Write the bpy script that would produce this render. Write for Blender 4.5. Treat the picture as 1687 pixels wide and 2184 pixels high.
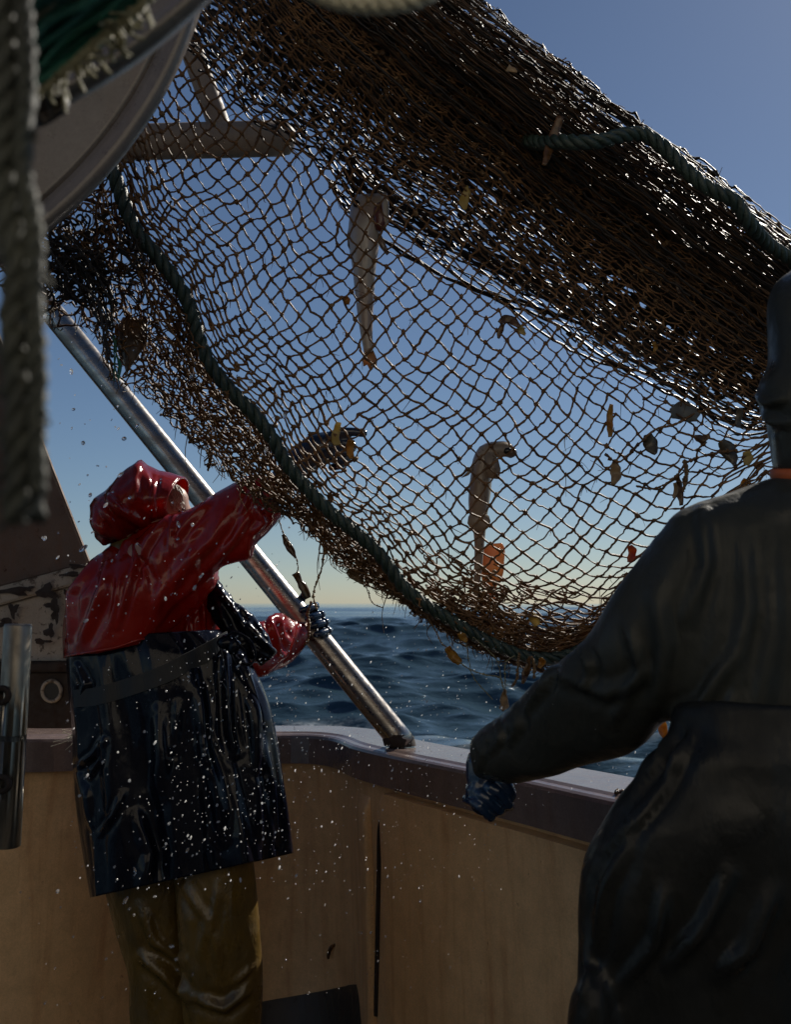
import bpy, bmesh, math, random
import numpy as np
from mathutils import Vector, noise as mnoise
from mathutils.bvhtree import BVHTree

for _o in list(bpy.data.objects):
    bpy.data.objects.remove(_o, do_unlink=True)
SC = bpy.context.scene
COL = SC.collection
rng = np.random.default_rng(11)
random.seed(5)

# ------------------------------------------------------------------ camera
FPX = 2123.0                       # focal length in units of a 2184 px tall frame
CX, CY = 844.5, 1092.0
PITCH = math.radians(5.25)
CAMZ = 1.42
cam_data = bpy.data.cameras.new('camera')
cam = bpy.data.objects.new('camera', cam_data)
COL.objects.link(cam)
cam.location = (0, 0, CAMZ)
cam.rotation_euler = (math.radians(90) + PITCH, 0, 0)
cam_data.sensor_fit = 'VERTICAL'
cam_data.sensor_height = 36.0
cam_data.sensor_width = 28.0
cam_data.lens = 36.0 * FPX / 2184.0
cam_data.clip_start = 0.05
cam_data.clip_end = 9000
cam_data.dof.use_dof = True
cam_data.dof.focus_distance = 2.5
cam_data.dof.aperture_fstop = 6.3
SC.camera = cam

# ------------------------------------------------------------------ sky, sun, exposure
SUN_AZ, SUN_EL = math.radians(38), math.radians(38)   # to the right of the view, ahead of the boat
world = bpy.data.worlds.new('World')
SC.world = world
world.use_nodes = True
wn, wl = world.node_tree.nodes, world.node_tree.links
wn.clear()
sky = wn.new('ShaderNodeTexSky')
sky.sky_type = 'NISHITA'
sky.sun_disc = False
sky.sun_elevation = SUN_EL
sky.sun_rotation = SUN_AZ
sky.altitude = 0
sky.air_density = 0.85
sky.dust_density = 0.19
sky.ozone_density = 3.5
bg = wn.new('ShaderNodeBackground')
bg.inputs['Strength'].default_value = 0.0515
wo = wn.new('ShaderNodeOutputWorld')
wl.new(sky.outputs[0], bg.inputs[0])
wl.new(bg.outputs[0], wo.inputs[0])

sun_data = bpy.data.lights.new('sun', 'SUN')
sun_data.energy = 5.0
sun_data.angle = math.radians(0.5)
sun_data.color = (1.0, 0.93, 0.82)
sun = bpy.data.objects.new('sun', sun_data)
COL.objects.link(sun)
sdir = Vector((math.sin(SUN_AZ) * math.cos(SUN_EL), math.cos(SUN_AZ) * math.cos(SUN_EL), math.sin(SUN_EL)))
sun.rotation_euler = (-sdir).to_track_quat('-Z', 'Y').to_euler()
sun.location = (4, 6, 8)

SC.view_settings.view_transform = 'Standard'
SC.view_settings.look = 'None'
SC.view_settings.gamma = 1.0
SC.view_settings.use_curve_mapping = False
SC.view_settings.exposure = 0.12
SC.render.engine = 'CYCLES'
SC.cycles.max_bounces = 8
SC.cycles.transparent_max_bounces = 12
SC.cycles.caustics_refractive = False
SC.cycles.caustics_reflective = False
SC.cycles.sample_clamp_indirect = 6.0

# ------------------------------------------------------------------ geometry helpers
_c, _s = math.cos(PITCH), math.sin(PITCH)


def P(px, py, d):
    """Point of the place seen at that spot of the photograph, d metres ahead along the deck."""
    px, py, d = np.broadcast_arrays(np.asarray(px, float), np.asarray(py, float), np.asarray(d, float))
    a = (px - CX) / FPX
    b = (CY - py) / FPX
    dy = _c - b * _s
    dz = _s + b * _c
    t = d / dy
    return np.stack([a * t, d + 0 * t, CAMZ + dz * t], -1)


def proj(v):
    """Inverse of P."""
    v = np.asarray(v, float)
    x, y, z = v[..., 0], v[..., 1], v[..., 2] - CAMZ
    f = y * _c + z * _s
    u = -y * _s + z * _c
    return CX + FPX * x / f, CY - FPX * u / f


def nrm(v):
    return v / np.maximum(np.linalg.norm(v, axis=-1, keepdims=True), 1e-12)


def spline(pts, n):
    """Catmull-Rom through the rows of pts, n samples, spaced by chord length."""
    p = np.asarray(pts, float)
    seg = np.linalg.norm(np.diff(p[:, :min(3, p.shape[1])], axis=0), axis=1)
    u = np.concatenate([[0], np.cumsum(np.maximum(seg, 1e-9))])
    return spline_at(u, p, np.linspace(0, u[-1], n))


def spline_at(u, p, q):
    p = np.asarray(p, float)
    u = np.asarray(u, float)
    if p.ndim == 1:
        return spline_at(u, p[:, None], q)[:, 0]
    m = np.zeros_like(p)
    m[1:-1] = (p[2:] - p[:-2]) / (u[2:] - u[:-2])[:, None]
    m[0] = (p[1] - p[0]) / (u[1] - u[0])
    m[-1] = (p[-1] - p[-2]) / (u[-1] - u[-2])
    q = np.asarray(q, float)
    i = np.clip(np.searchsorted(u, q) - 1, 0, len(u) - 2)
    h = (u[i + 1] - u[i])[:, None]
    t = ((q - u[i]) / h[:, 0])[:, None]
    return ((2*t**3 - 3*t**2 + 1) * p[i] + (t**3 - 2*t**2 + t) * h * m[i]
            + (-2*t**3 + 3*t**2) * p[i+1] + (t**3 - t**2) * h * m[i+1])


class MB:
    """Collects quads and triangles; build() links them as one mesh object."""
    def __init__(self):
        self.v, self.q, self.t, self.n = [], [], [], 0

    def add(self, v, q=None, t=None):
        v = np.asarray(v, np.float32).reshape(-1, 3)
        if q is not None and len(q):
            self.q.append(np.asarray(q, np.int32).reshape(-1, 4) + self.n)
        if t is not None and len(t):
            self.t.append(np.asarray(t, np.int32).reshape(-1, 3) + self.n)
        self.v.append(v)
        self.n += len(v)
        return self

    def mesh(self, name, smooth=True):
        v = np.concatenate(self.v)
        q = np.concatenate(self.q) if self.q else np.zeros((0, 4), np.int32)
        t = np.concatenate(self.t) if self.t else np.zeros((0, 3), np.int32)
        me = bpy.data.meshes.new(name)
        me.vertices.add(len(v))
        me.vertices.foreach_set('co', v.ravel())
        me.loops.add(q.size + t.size)
        me.loops.foreach_set('vertex_index', np.concatenate([q.ravel(), t.ravel()]))
        me.polygons.add(len(q) + len(t))
        me.polygons.foreach_set('loop_start', np.concatenate([np.arange(len(q)) * 4, len(q) * 4 + np.arange(len(t)) * 3]).astype(np.int32))
        me.update(calc_edges=True)
        me.polygons.foreach_set('use_smooth', np.full(len(q) + len(t), smooth))
        me.validate()
        return me

    def build(self, name, mat, parent=None, smooth=True, label=None):
        return link(name, self.mesh(name, smooth), mat, parent, label)


def link(name, me, mat, parent=None, label=None):
    o = bpy.data.objects.new(name, me)
    if mat is not None and not me.materials:
        me.materials.append(mat)
    COL.objects.link(o)
    if parent is not None:
        o.parent = parent
    if label:
        o['label'] = label
    return o


def tag(o, label, cat, group=None, kind=None):
    o['label'] = label
    o['category'] = cat
    if group:
        o['group'] = group
    if kind:
        o['kind'] = kind
    return o


def thing(name, label, cat, group=None):
    o = bpy.data.objects.new(name, None)
    o.empty_display_size = 0.1
    COL.objects.link(o)
    return tag(o, label, cat, group)


def structure(o):
    o['kind'] = 'structure'
    return o


def tubes(paths, radii, S=5, ref=(0.1, 1, 0.05), caps=False):
    """Many tubes at once: paths (N,K,3), radii (N,K) or scalar."""
    p = np.asarray(paths, float)
    if p.ndim == 2:
        p = p[None]
    N, K, _ = p.shape
    r = np.broadcast_to(np.asarray(radii, float), (N, K)) if np.ndim(radii) != 1 else np.broadcast_to(np.asarray(radii, float)[None, :], (N, K))
    T = np.empty_like(p)
    T[:, 1:-1] = p[:, 2:] - p[:, :-2]
    T[:, 0] = p[:, 1] - p[:, 0]
    T[:, -1] = p[:, -1] - p[:, -2]
    T = nrm(T)
    R = np.broadcast_to(np.asarray(ref, float), T.shape)
    A = np.cross(T, R)
    bad = np.linalg.norm(A, axis=-1) < 0.05
    A[bad] = np.cross(T[bad], np.array([1.0, 0.0, 0.3]))
    A = nrm(A)
    B = np.cross(T, A)
    ang = np.arange(S) / S * 2 * np.pi
    ring = A[..., None, :] * np.cos(ang)[:, None] + B[..., None, :] * np.sin(ang)[:, None]
    v = p[..., None, :] + ring * r[..., None, None]
    idx = np.arange(N * K * S).reshape(N, K, S)
    a = idx[:, :-1, :]
    b = np.roll(idx, -1, axis=2)[:, :-1, :]
    c = np.roll(idx, -1, axis=2)[:, 1:, :]
    d = idx[:, 1:, :]
    q = np.stack([a, b, c, d], -1).reshape(-1, 4)
    tri = []
    if caps:
        v = v.reshape(-1, 3)
        base = len(v)
        v = np.concatenate([v, p[:, 0], p[:, -1]])
        for n in range(N):
            for j in range(S):
                k = (j + 1) % S
                tri.append((base + n, idx[n, 0, k], idx[n, 0, j]))
                tri.append((base + N + n, idx[n, -1, j], idx[n, -1, k]))
    return v.reshape(-1, 3), q, np.array(tri, np.int32) if tri else None


_bm = bmesh.new()
bmesh.ops.create_icosphere(_bm, subdivisions=1, radius=1)
ICO_V = np.array([v.co[:] for v in _bm.verts]); ICO_T = np.array([[v.index for v in f.verts] for f in _bm.faces]); _bm.free()
_bm = bmesh.new()
bmesh.ops.create_icosphere(_bm, subdivisions=2, radius=1)
ICO2_V = np.array([v.co[:] for v in _bm.verts]); ICO2_T = np.array([[v.index for v in f.verts] for f in _bm.faces]); _bm.free()


def blobs(cen, size, IV=ICO_V, IT=ICO_T, jitter=0.25):
    """Small lumps: cen (N,3), size (N,) or (N,3)."""
    cen = np.asarray(cen, float)
    N = len(cen)
    size = np.asarray(size, float)
    if size.ndim == 0:
        size = np.full(N, float(size))
    if size.ndim == 1:
        size = size[:, None] * np.ones((1, 3))
    shape = IV[None] * (1 + rng.uniform(-jitter, jitter, (N, len(IV), 1)))
    v = cen[:, None] + shape * size[:, None]
    t = IT[None] + (np.arange(N) * len(IV))[:, None, None]
    return v.reshape(-1, 3), t.reshape(-1, 3)


def rope(mb, pts, R, n=None, strands=3, pitch=5.5, S=8, fuzz=0.0):
    """A laid rope: strands twisted round each other along a spline."""
    p = np.asarray(pts, float)
    L = np.linalg.norm(np.diff(p, axis=0), axis=1).sum()
    n = n or max(12, int(L / (R * 0.42)))
    c = spline(p, n)
    T = nrm(np.gradient(c, axis=0))
    A = nrm(np.cross(T, np.array([0.12, 1.0, 0.07])))
    B = np.cross(T, A)
    s = np.concatenate([[0], np.cumsum(np.linalg.norm(np.diff(c, axis=0), axis=1))])
    for k in range(strands):
        ph = s / (R * pitch) * 2 * np.pi + k * 2 * np.pi / strands
        w = c + R * 0.52 * (A * np.cos(ph)[:, None] + B * np.sin(ph)[:, None])
        if fuzz:
            w = w + rng.normal(0, fuzz * R, w.shape)
        v, q, t = tubes(w, R * 0.54, S, caps=True)
        mb.add(v, q, t)
    return c


def loft_rings(rings, M, N=28, e=2.0, skew=0.0):
    """rings: (Lx,Ly,Rx,Ry,d,hd[,dR]) -> (M,N,3) closed cross-sections between two outline points."""
    r = np.array([tuple(x) + ((x[4],) if len(x) == 6 else ()) for x in rings], float)
    mid = np.stack([(r[:, 0] + r[:, 2]) / 2, (r[:, 1] + r[:, 3]) / 2], -1)
    u = np.concatenate([[0], np.cumsum(np.maximum(np.linalg.norm(np.diff(mid, axis=0), axis=1), 4.0))])
    q = spline_at(u, r, np.linspace(0, u[-1], M))
    L = P(q[:, 0], q[:, 1], q[:, 4]); R = P(q[:, 2], q[:, 3], q[:, 6])
    c = (L + R) / 2
    a = (R - L) / 2
    view = nrm(c - np.array([0, 0, CAMZ]))
    b = view * q[:, 5][:, None] + nrm(a) * (skew * q[:, 5])[:, None]
    th = np.arange(N) / N * 2 * np.pi
    ct, st = np.cos(th), np.sin(th)
    cs = np.sign(ct) * np.abs(ct) ** (2 / e)
    sn = np.sign(st) * np.abs(st) ** (2 / e)
    return c[:, None] + a[:, None] * cs[None, :, None] - b[:, None] * sn[None, :, None]


def grid_faces(M, N, closed=True):
    idx = np.arange(M * N).reshape(M, N)
    if closed:
        nx = np.roll(idx, -1, axis=1)
        return np.stack([idx[:-1], nx[:-1], nx[1:], idx[1:]], -1).reshape(-1, 4)
    return np.stack([idx[:-1, :-1], idx[:-1, 1:], idx[1:, 1:], idx[1:, :-1]], -1).reshape(-1, 4)


def add_loft(mb, rings, M=24, N=28, e=2.0, skew=0.0):
    v = loft_rings(rings, M, N, e, skew)
    q = grid_faces(M, N)
    base = M * N
    vv = np.concatenate([v.reshape(-1, 3), v[:1].mean(1), v[-1:].mean(1)])
    t = []
    for j in range(N):
        k = (j + 1) % N
        t.append((base, k, j))
        t.append((base + 1, (M - 1) * N + j, (M - 1) * N + k))
    mb.add(vv, q, t)
    return v


def limb(mb, joints, M=20, N=16):
    """joints: rows of (x,y,z,r): a rounded tapering limb with domed ends."""
    j = np.asarray(joints, float)
    s = spline(j, M)
    p, r = s[:, :3], np.maximum(s[:, 3], 1e-4)
    t0 = nrm(p[0] - p[1]); t1 = nrm(p[-1] - p[-2])
    pre = np.array([p[0] + t0 * r[0] * k for k in (0.98, 0.8, 0.45)])
    post = np.array([p[-1] + t1 * r[-1] * k for k in (0.45, 0.8, 0.98)])
    rr = np.concatenate([[r[0] * k for k in (0.15, 0.6, 0.9)], r, [r[-1] * k for k in (0.9, 0.6, 0.15)]])
    v, q, t = tubes(np.concatenate([pre, p, post]), rr, N, caps=True, ref=(0.31, 0.9, 0.12))
    mb.add(v, q, t)


def remeshed(mb, voxel, smooth=2):
    """Fuse overlapping closed shapes into one skin. Returns verts, quads, edges."""
    me = mb.mesh('tmp')
    o = bpy.data.objects.new('tmp', me)
    COL.objects.link(o)
    m = o.modifiers.new('r', 'REMESH')
    m.mode = 'VOXEL'
    m.voxel_size = voxel
    dg = bpy.context.evaluated_depsgraph_get()
    ev = o.evaluated_get(dg)
    em = ev.to_mesh()
    v = np.empty(len(em.vertices) * 3); em.vertices.foreach_get('co', v); v = v.reshape(-1, 3)
    ed = np.empty(len(em.edges) * 2, np.int32); em.edges.foreach_get('vertices', ed); ed = ed.reshape(-1, 2)
    tot = np.empty(len(em.polygons), np.int32); em.polygons.foreach_get('loop_total', tot)
    lv = np.empty(len(em.loops), np.int32); em.loops.foreach_get('vertex_index', lv)
    assert (tot == 4).all()
    f = lv.reshape(-1, 4).copy()
    ev.to_mesh_clear()
    bpy.data.objects.remove(o)
    bpy.data.meshes.remove(me)
    for _ in range(smooth):
        v = relax(v, ed, 0.6)
    return v, f, ed


def relax(v, ed, k=0.5):
    s = np.zeros_like(v); c = np.zeros(len(v))
    for i in range(3):
        s[:, i] = np.bincount(ed[:, 0], v[ed[:, 1], i], len(v)) + np.bincount(ed[:, 1], v[ed[:, 0], i], len(v))
    c = np.bincount(ed[:, 0], minlength=len(v)) + np.bincount(ed[:, 1], minlength=len(v))
    return v + (s / np.maximum(c, 1)[:, None] - v) * k


def vnormals(v, f):
    n = np.cross(v[f[:, 2]] - v[f[:, 0]], v[f[:, 3]] - v[f[:, 1]])
    out = np.zeros_like(v)
    for c in range(f.shape[1]):
        for i in range(3):
            out[:, i] += np.bincount(f[:, c], n[:, i], len(v))
    return nrm(out)


def nz(p, scale, seed=0.0):
    """Smooth noise at points p."""
    sx, sy, sz = (scale if np.ndim(scale) else (scale,) * 3)
    f = mnoise.noise
    return np.array([f((x * sx + seed, y * sy - seed, z * sz + 2 * seed)) for x, y, z in np.asarray(p, float)])


def crease(v, nv, folds):
    """Cloth folds: each fold is (points seen in the photo, width, height in m); the ridge is raised on the near face."""
    px, py = proj(v)
    facing = np.clip(-(nv * nrm(v - np.array([0, 0, CAMZ]))).sum(-1) * 3 + 0.6, 0, 1)
    out = np.zeros(len(v))
    for pts, w, h in folds:
        p = np.asarray(pts, float)
        n = len(p)
        best = np.full(len(v), 1e9); tt = np.zeros(len(v))
        for i in range(n - 1):
            a, b = p[i], p[i + 1]
            ab = b - a
            t = np.clip(((px - a[0]) * ab[0] + (py - a[1]) * ab[1]) / (ab @ ab), 0, 1)
            dd = np.hypot(px - a[0] - t * ab[0], py - a[1] - t * ab[1])
            m = dd < best
            best[m] = dd[m]; tt[m] = (i + t[m]) / (n - 1)
        taper = np.clip(np.sin(np.pi * np.clip(tt, 0.02, 0.98)), 0, 1) ** 0.5
        x = best / w
        out += h * taper * (np.exp(-x * x) - 0.45 * np.exp(-((x - 1.9) / 0.9) ** 2))
    return v + nv * (out * facing)[:, None]


def bvh_of(v, f):
    return BVHTree.FromPolygons([tuple(x) for x in v], [tuple(int(i) for i in x) for x in f])


def hit(bvh, px, py, lift=0.0):
    """Where the line of sight through that spot meets a surface."""
    o = Vector((0, 0, CAMZ))
    d = Vector(P(px, py, 1.0)) - o
    d.normalize()
    loc, no, _, _ = bvh.ray_cast(o, d)
    if loc is None:
        return None
    return np.array(loc - d * lift)


# ------------------------------------------------------------------ material helpers
class N:
    def __init__(self, name):
        self.m = bpy.data.materials.new(name)
        self.m.use_nodes = True
        self.t = self.m.node_tree
        self.b = self.t.nodes['Principled BSDF']
        self.out = self.t.nodes['Material Output']
        self.co = None

    def n(self, kind, **kw):
        x = self.t.nodes.new(kind)
        for k, v in kw.items():
            setattr(x, k, v)
        return x

    def l(self, a, b):
        self.t.links.new(a, b)

    def coords(self, scale=(1, 1, 1), rot=(0, 0, 0)):
        g = self.n('ShaderNodeNewGeometry')
        m = self.n('ShaderNodeMapping')
        m.inputs['Scale'].default_value = scale
        m.inputs['Rotation'].default_value = rot
        self.l(g.outputs['Position'], m.inputs['Vector'])
        return m.outputs[0]

    def noise(self, scale, detail=4, rough=0.55, co=None, dist=0.0):
        x = self.n('ShaderNodeTexNoise')
        x.inputs['Scale'].default_value = scale
        x.inputs['Detail'].default_value = detail
        x.inputs['Roughness'].default_value = rough
        x.inputs['Distortion'].default_value = dist
        self.l(co if co is not None else self.coords(), x.inputs['Vector'])
        return x.outputs['Fac']

    def ramp(self, fac, stops):
        r = self.n('ShaderNodeValToRGB')
        while len(r.color_ramp.elements) < len(stops):
            r.color_ramp.elements.new(0.5)
        for e, (p, c) in zip(r.color_ramp.elements, stops):
            e.position = p
            e.color = (tuple(c) + (1,)) if np.ndim(c) else (c, c, c, 1)
        self.l(fac, r.inputs[0])
        return r.outputs[0]

    def mix(self, fac, a, b, mode='MIX'):
        x = self.n('ShaderNodeMix', data_type='RGBA', blend_type=mode)
        for s, i in ((fac, 0), (a, 6), (b, 7)):
            if isinstance(s, (int, float)):
                x.inputs[i].default_value = s if i == 0 else (s, s, s, 1)
            elif isinstance(s, tuple):
                x.inputs[i].default_value = s + (1,)
            else:
                self.l(s, x.inputs[i])
        return x.outputs[2]

    def bump(self, h, strength=0.3, dist=0.01, prev=None):
        x = self.n('ShaderNodeBump')
        x.inputs['Strength'].default_value = strength
        x.inputs['Distance'].default_value = dist
        self.l(h, x.inputs['Height'])
        if prev is not None:
            self.l(prev, x.inputs['Normal'])
        return x.outputs[0]

    def set(self, **kw):
        for k, v in kw.items():
            i = self.b.inputs[k.replace('_', ' ')]
            if isinstance(v, (int, float)):
                i.default_value = v
            elif isinstance(v, tuple):
                i.default_value = v + (1,) if len(v) == 3 and i.type == 'RGBA' else v
            else:
                self.l(v, i)
        return self

# ------------------------------------------------------------------ materials
def m_twine(name, a, b, rough=0.55):
    k = N(name)
    f = k.noise(28, 5)
    f2 = k.noise(320, 3)
    c = k.ramp(f, [(0.32, a), (0.68, b)])
    c = k.mix(0.5, c, k.ramp(f2, [(0.3, 0.35), (0.7, 1.0)]), 'MULTIPLY')
    k.set(Base_Color=c, Roughness=rough, Specular_IOR_Level=0.35, Normal=k.bump(f2, 0.6, 0.002))
    return k.m


def m_rope(name, a, b, rough=0.5, fine=260):
    k = N(name)
    f = k.noise(18, 5)
    f2 = k.noise(fine, 4)
    c = k.mix(0.55, k.ramp(f, [(0.3, a), (0.7, b)]), k.ramp(f2, [(0.3, 0.3), (0.7, 1.0)]), 'MULTIPLY')
    k.set(Base_Color=c, Roughness=rough, Normal=k.bump(f2, 0.7, 0.003))
    return k.m


def m_pvc(name, col, dirt, rough=0.2, coat=0.6, trans=0.0, wrinkle=1.0, spec=0.4):
    """Wet oilskin: plastic-coated cloth, a little light comes through a thin one."""
    k = N(name)
    w1 = k.noise(9, 4, 0.5, k.coords((1.6, 1.2, 0.75), (0.15, 0.5, 0.2)), 0.8)
    w2 = k.noise(38, 3, 0.5, k.coords((1.3, 1.0, 0.7), (0.1, -0.4, 0.1)), 0.5)
    fine = k.noise(420, 2)
    st = k.noise(6, 6, 0.65)
    c = k.ramp(st, [(0.35, col), (0.72, dirt)])
    r = k.ramp(k.noise(14, 5), [(0.35, rough * 0.6), (0.7, rough * 1.9)])
    nb = k.bump(w1, 0.36 * wrinkle, 0.04)
    nb = k.bump(w2, 0.32 * wrinkle, 0.012, nb)
    nb = k.bump(fine, 0.12, 0.001, nb)
    k.set(Base_Color=c, Roughness=r, Normal=nb, Coat_Weight=coat, Coat_Roughness=0.08, Specular_IOR_Level=spec)
    if trans:
        tr = k.n('ShaderNodeBsdfTranslucent')
        k.l(c, tr.inputs['Color'])
        mx = k.n('ShaderNodeMixShader')
        mx.inputs[0].default_value = trans
        k.l(k.b.outputs[0], mx.inputs[1])
        k.l(tr.outputs[0], mx.inputs[2])
        k.l(mx.outputs[0], k.out.inputs['Surface'])
    return k.m


def m_metal(name, col, rough, dirt=(0.1, 0.08, 0.06), streak=(1, 1, 1), amount=0.5):
    k = N(name)
    f = k.noise(9, 6, 0.62, k.coords(streak))
    f2 = k.noise(70, 4)
    c = k.ramp(f, [(0.42, col), (0.78, dirt)])
    k.set(Base_Color=c, Metallic=k.ramp(f, [(0.45, 1.0), (0.8, 1.0 - amount)]),
          Roughness=k.ramp(k.mix(0.5, f, f2), [(0.3, rough * 0.7), (0.7, min(1, rough * 1.7))]),
          Normal=k.bump(f2, 0.08, 0.002))
    return k.m


def m_paint(name, base, stain, rust, rough=0.55, rust_amt=0.62, gloss_bump=0.15, runs_amt=0.55):
    """Painted or bare gelcoat panel with runs of rust and grime."""
    k = N(name)
    big = k.noise(2.2, 6, 0.6)
    runs = k.noise(5.0, 6, 0.6, k.coords((5, 5, 0.45)), 0.4)
    spots = k.noise(34, 6, 0.7)
    fine = k.noise(240, 3)
    c = k.ramp(big, [(0.3, base), (0.72, stain)])
    c = k.mix(k.ramp(runs, [(0.5, 0.0), (0.78, runs_amt)]), c, rust)
    c = k.mix(k.ramp(spots, [(rust_amt, 0.0), (rust_amt + 0.08, 0.85)]), c, tuple(x * 0.28 for x in rust))
    c = k.mix(0.42, c, k.ramp(k.noise(17, 7, 0.75), [(0.3, 0.45), (0.60, 1.0)]), 'MULTIPLY')
    c = k.mix(0.28, c, k.ramp(fine, [(0.3, 0.4), (0.65, 1.0)]), 'MULTIPLY')
    k.set(Base_Color=c, Roughness=k.ramp(spots, [(0.3, rough * 0.75), (0.7, min(1, rough * 1.35))]),
          Normal=k.bump(fine, gloss_bump, 0.002, k.bump(spots, 0.15, 0.006)))
    return k.m


def m_leaf(name, a, b, trans=0.5, rough=0.25):
    k = N(name)
    f = k.noise(60, 4)
    c = k.ramp(f, [(0.35, a), (0.68, b)])
    k.set(Base_Color=c, Roughness=rough)
    tr = k.n('ShaderNodeBsdfTranslucent')
    k.l(c, tr.inputs['Color'])
    mx = k.n('ShaderNodeMixShader')
    mx.inputs[0].default_value = trans
    k.l(k.b.outputs[0], mx.inputs[1]); k.l(tr.outputs[0], mx.inputs[2])
    k.l(mx.outputs[0], k.out.inputs['Surface'])
    return k.m


def m_fish(name, belly, back, spot, thr=0.63, trans=0.0):
    k = N(name)
    f = k.noise(14, 4)
    s = k.noise(95, 2)
    c = k.mix(k.ramp(s, [(thr, 0.0), (thr + 0.05, 0.8)]), k.ramp(f, [(0.38, belly), (0.62, back)]), spot)
    k.set(Base_Color=c, Roughness=0.28, Coat_Weight=0.5, Coat_Roughness=0.1, Normal=k.bump(k.noise(300, 2), 0.15, 0.001))
    if trans:
        tr = k.n('ShaderNodeBsdfTranslucent')
        k.l(c, tr.inputs['Color'])
        mx = k.n('ShaderNodeMixShader'); mx.inputs[0].default_value = trans
        k.l(k.b.outputs[0], mx.inputs[1]); k.l(tr.outputs[0], mx.inputs[2])
        k.l(mx.outputs[0], k.out.inputs['Surface'])
    return k.m


def m_flat(name, col, rough=0.5, metallic=0.0, coat=0.0):
    k = N(name)
    c = k.mix(0.4, tuple(col), k.ramp(k.noise(40, 4), [(0.3, 0.5), (0.7, 1.0)]), 'MULTIPLY')
    k.set(Base_Color=c, Roughness=rough, Metallic=metallic, Coat_Weight=coat)
    return k.m


M = {}
M['twine'] = m_twine('brown_twine', (0.078, 0.038, 0.016), (0.26, 0.135, 0.055))
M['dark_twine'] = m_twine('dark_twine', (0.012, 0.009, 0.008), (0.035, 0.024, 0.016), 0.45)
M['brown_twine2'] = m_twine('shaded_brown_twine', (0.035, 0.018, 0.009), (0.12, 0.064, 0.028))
M['fibre'] = m_twine('frayed_fibre', (0.10, 0.055, 0.022), (0.30, 0.19, 0.09), 0.5)
M['green_rope'] = m_rope('green_rope', (0.014, 0.030, 0.024), (0.035, 0.062, 0.048), 0.42)
M['weed_rope'] = m_rope('weedy_rope', (0.012, 0.016, 0.012), (0.062, 0.066, 0.048), 0.7, 120)
M['cream_rope'] = m_rope('cream_rope', (0.40, 0.37, 0.25), (0.66, 0.62, 0.46), 0.6)
M['green_twine'] = m_rope('green_twine', (0.006, 0.055, 0.04), (0.035, 0.22, 0.155), 0.5)
M['pale_twine'] = m_rope('pale_twine', (0.16, 0.15, 0.08), (0.34, 0.32, 0.2), 0.6)
M['red_pvc'] = m_pvc('red_oilskin', (0.42, 0.019, 0.009), (0.30, 0.016, 0.009), 0.17, 0.7, 0.42, 0.55)
M['black_pvc'] = m_pvc('black_oilskin', (0.003, 0.004, 0.010), (0.005, 0.006, 0.012), 0.14, 0.3, 0.0, 0.5, 0.08)
M['olive_pvc'] = m_pvc('dark_olive_oilskin', (0.024, 0.027, 0.025), (0.034, 0.035, 0.030), 0.42, 0.04, 0.0, 0.5, 0.2)
M['dark_pvc'] = m_pvc('near_black_oilskin', (0.010, 0.011, 0.011), (0.015, 0.015, 0.013), 0.40, 0.06, 0.0, 0.5, 0.2)
M['yellow_pvc'] = m_pvc('yellow_oilskin', (0.13, 0.075, 0.010), (0.055, 0.036, 0.010), 0.32, 0.3, 0.0, 0.8)
M['glove'] = m_pvc('blue_rubber', (0.006, 0.022, 0.062), (0.010, 0.026, 0.06), 0.2, 0.5, 0.0, 0.25)
M['webbing'] = m_flat('black_webbing', (0.013, 0.014, 0.016), 0.6)
M['boot'] = m_flat('black_rubber', (0.015, 0.015, 0.016), 0.35)
M['skin'] = m_flat('skin', (0.42, 0.24, 0.18), 0.5)
M['hair'] = m_flat('grey_hair', (0.42, 0.37, 0.32), 0.5)
M['eye'] = m_flat('dark_eye', (0.01, 0.01, 0.01), 0.1)
M['orange'] = m_flat('orange_cloth', (0.45, 0.10, 0.025), 0.6)
M['shirt'] = m_flat('dark_wool', (0.05, 0.05, 0.055), 0.9)
M['steel'] = m_metal('stainless_steel', (0.38, 0.36, 0.34), 0.24, (0.17, 0.14, 0.11), (0.6, 0.6, 3.0), 0.5)
M['galv'] = m_paint('galvanised_steel', (0.17, 0.15, 0.14), (0.115, 0.10, 0.092), (0.14, 0.10, 0.08), 0.3, 0.7, 0.04)
M['pipe'] = m_metal('weathered_pipe', (0.36, 0.33, 0.28), 0.34, (0.11, 0.085, 0.06), (2, 2, 0.6), 0.8)
M['ink'] = m_flat('black_ink', (0.006, 0.006, 0.006), 0.5)
M['wall'] = m_paint('stained_gelcoat', (0.80, 0.52, 0.27), (0.70, 0.43, 0.21), (0.46, 0.20, 0.075), 0.5, 0.66, 0.2, 0.6)
M['rail'] = m_paint('grey_gelcoat', (0.19, 0.145, 0.135), (0.145, 0.105, 0.095), (0.16, 0.10, 0.075), 0.2, 0.72, 0.05)
M['house'] = m_paint('house_paint', (0.82, 0.76, 0.66), (0.74, 0.66, 0.54), (0.45, 0.28, 0.15), 0.7, 0.72)
M['house_low'] = m_paint('dark_house_paint', (0.05, 0.052, 0.055), (0.035, 0.034, 0.034), (0.07, 0.04, 0.025), 0.6, 0.66)
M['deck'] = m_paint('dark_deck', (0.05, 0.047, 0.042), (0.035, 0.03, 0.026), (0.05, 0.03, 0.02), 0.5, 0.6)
M['rust'] = m_paint('rusted_plate', (0.17, 0.105, 0.07), (0.10, 0.06, 0.04), (0.16, 0.06, 0.025), 0.7, 0.6)
M['chip'] = m_paint('chipped_white_paint', (0.42, 0.37, 0.30), (0.34, 0.27, 0.20), (0.16, 0.07, 0.03), 0.55, 0.545)
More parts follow.
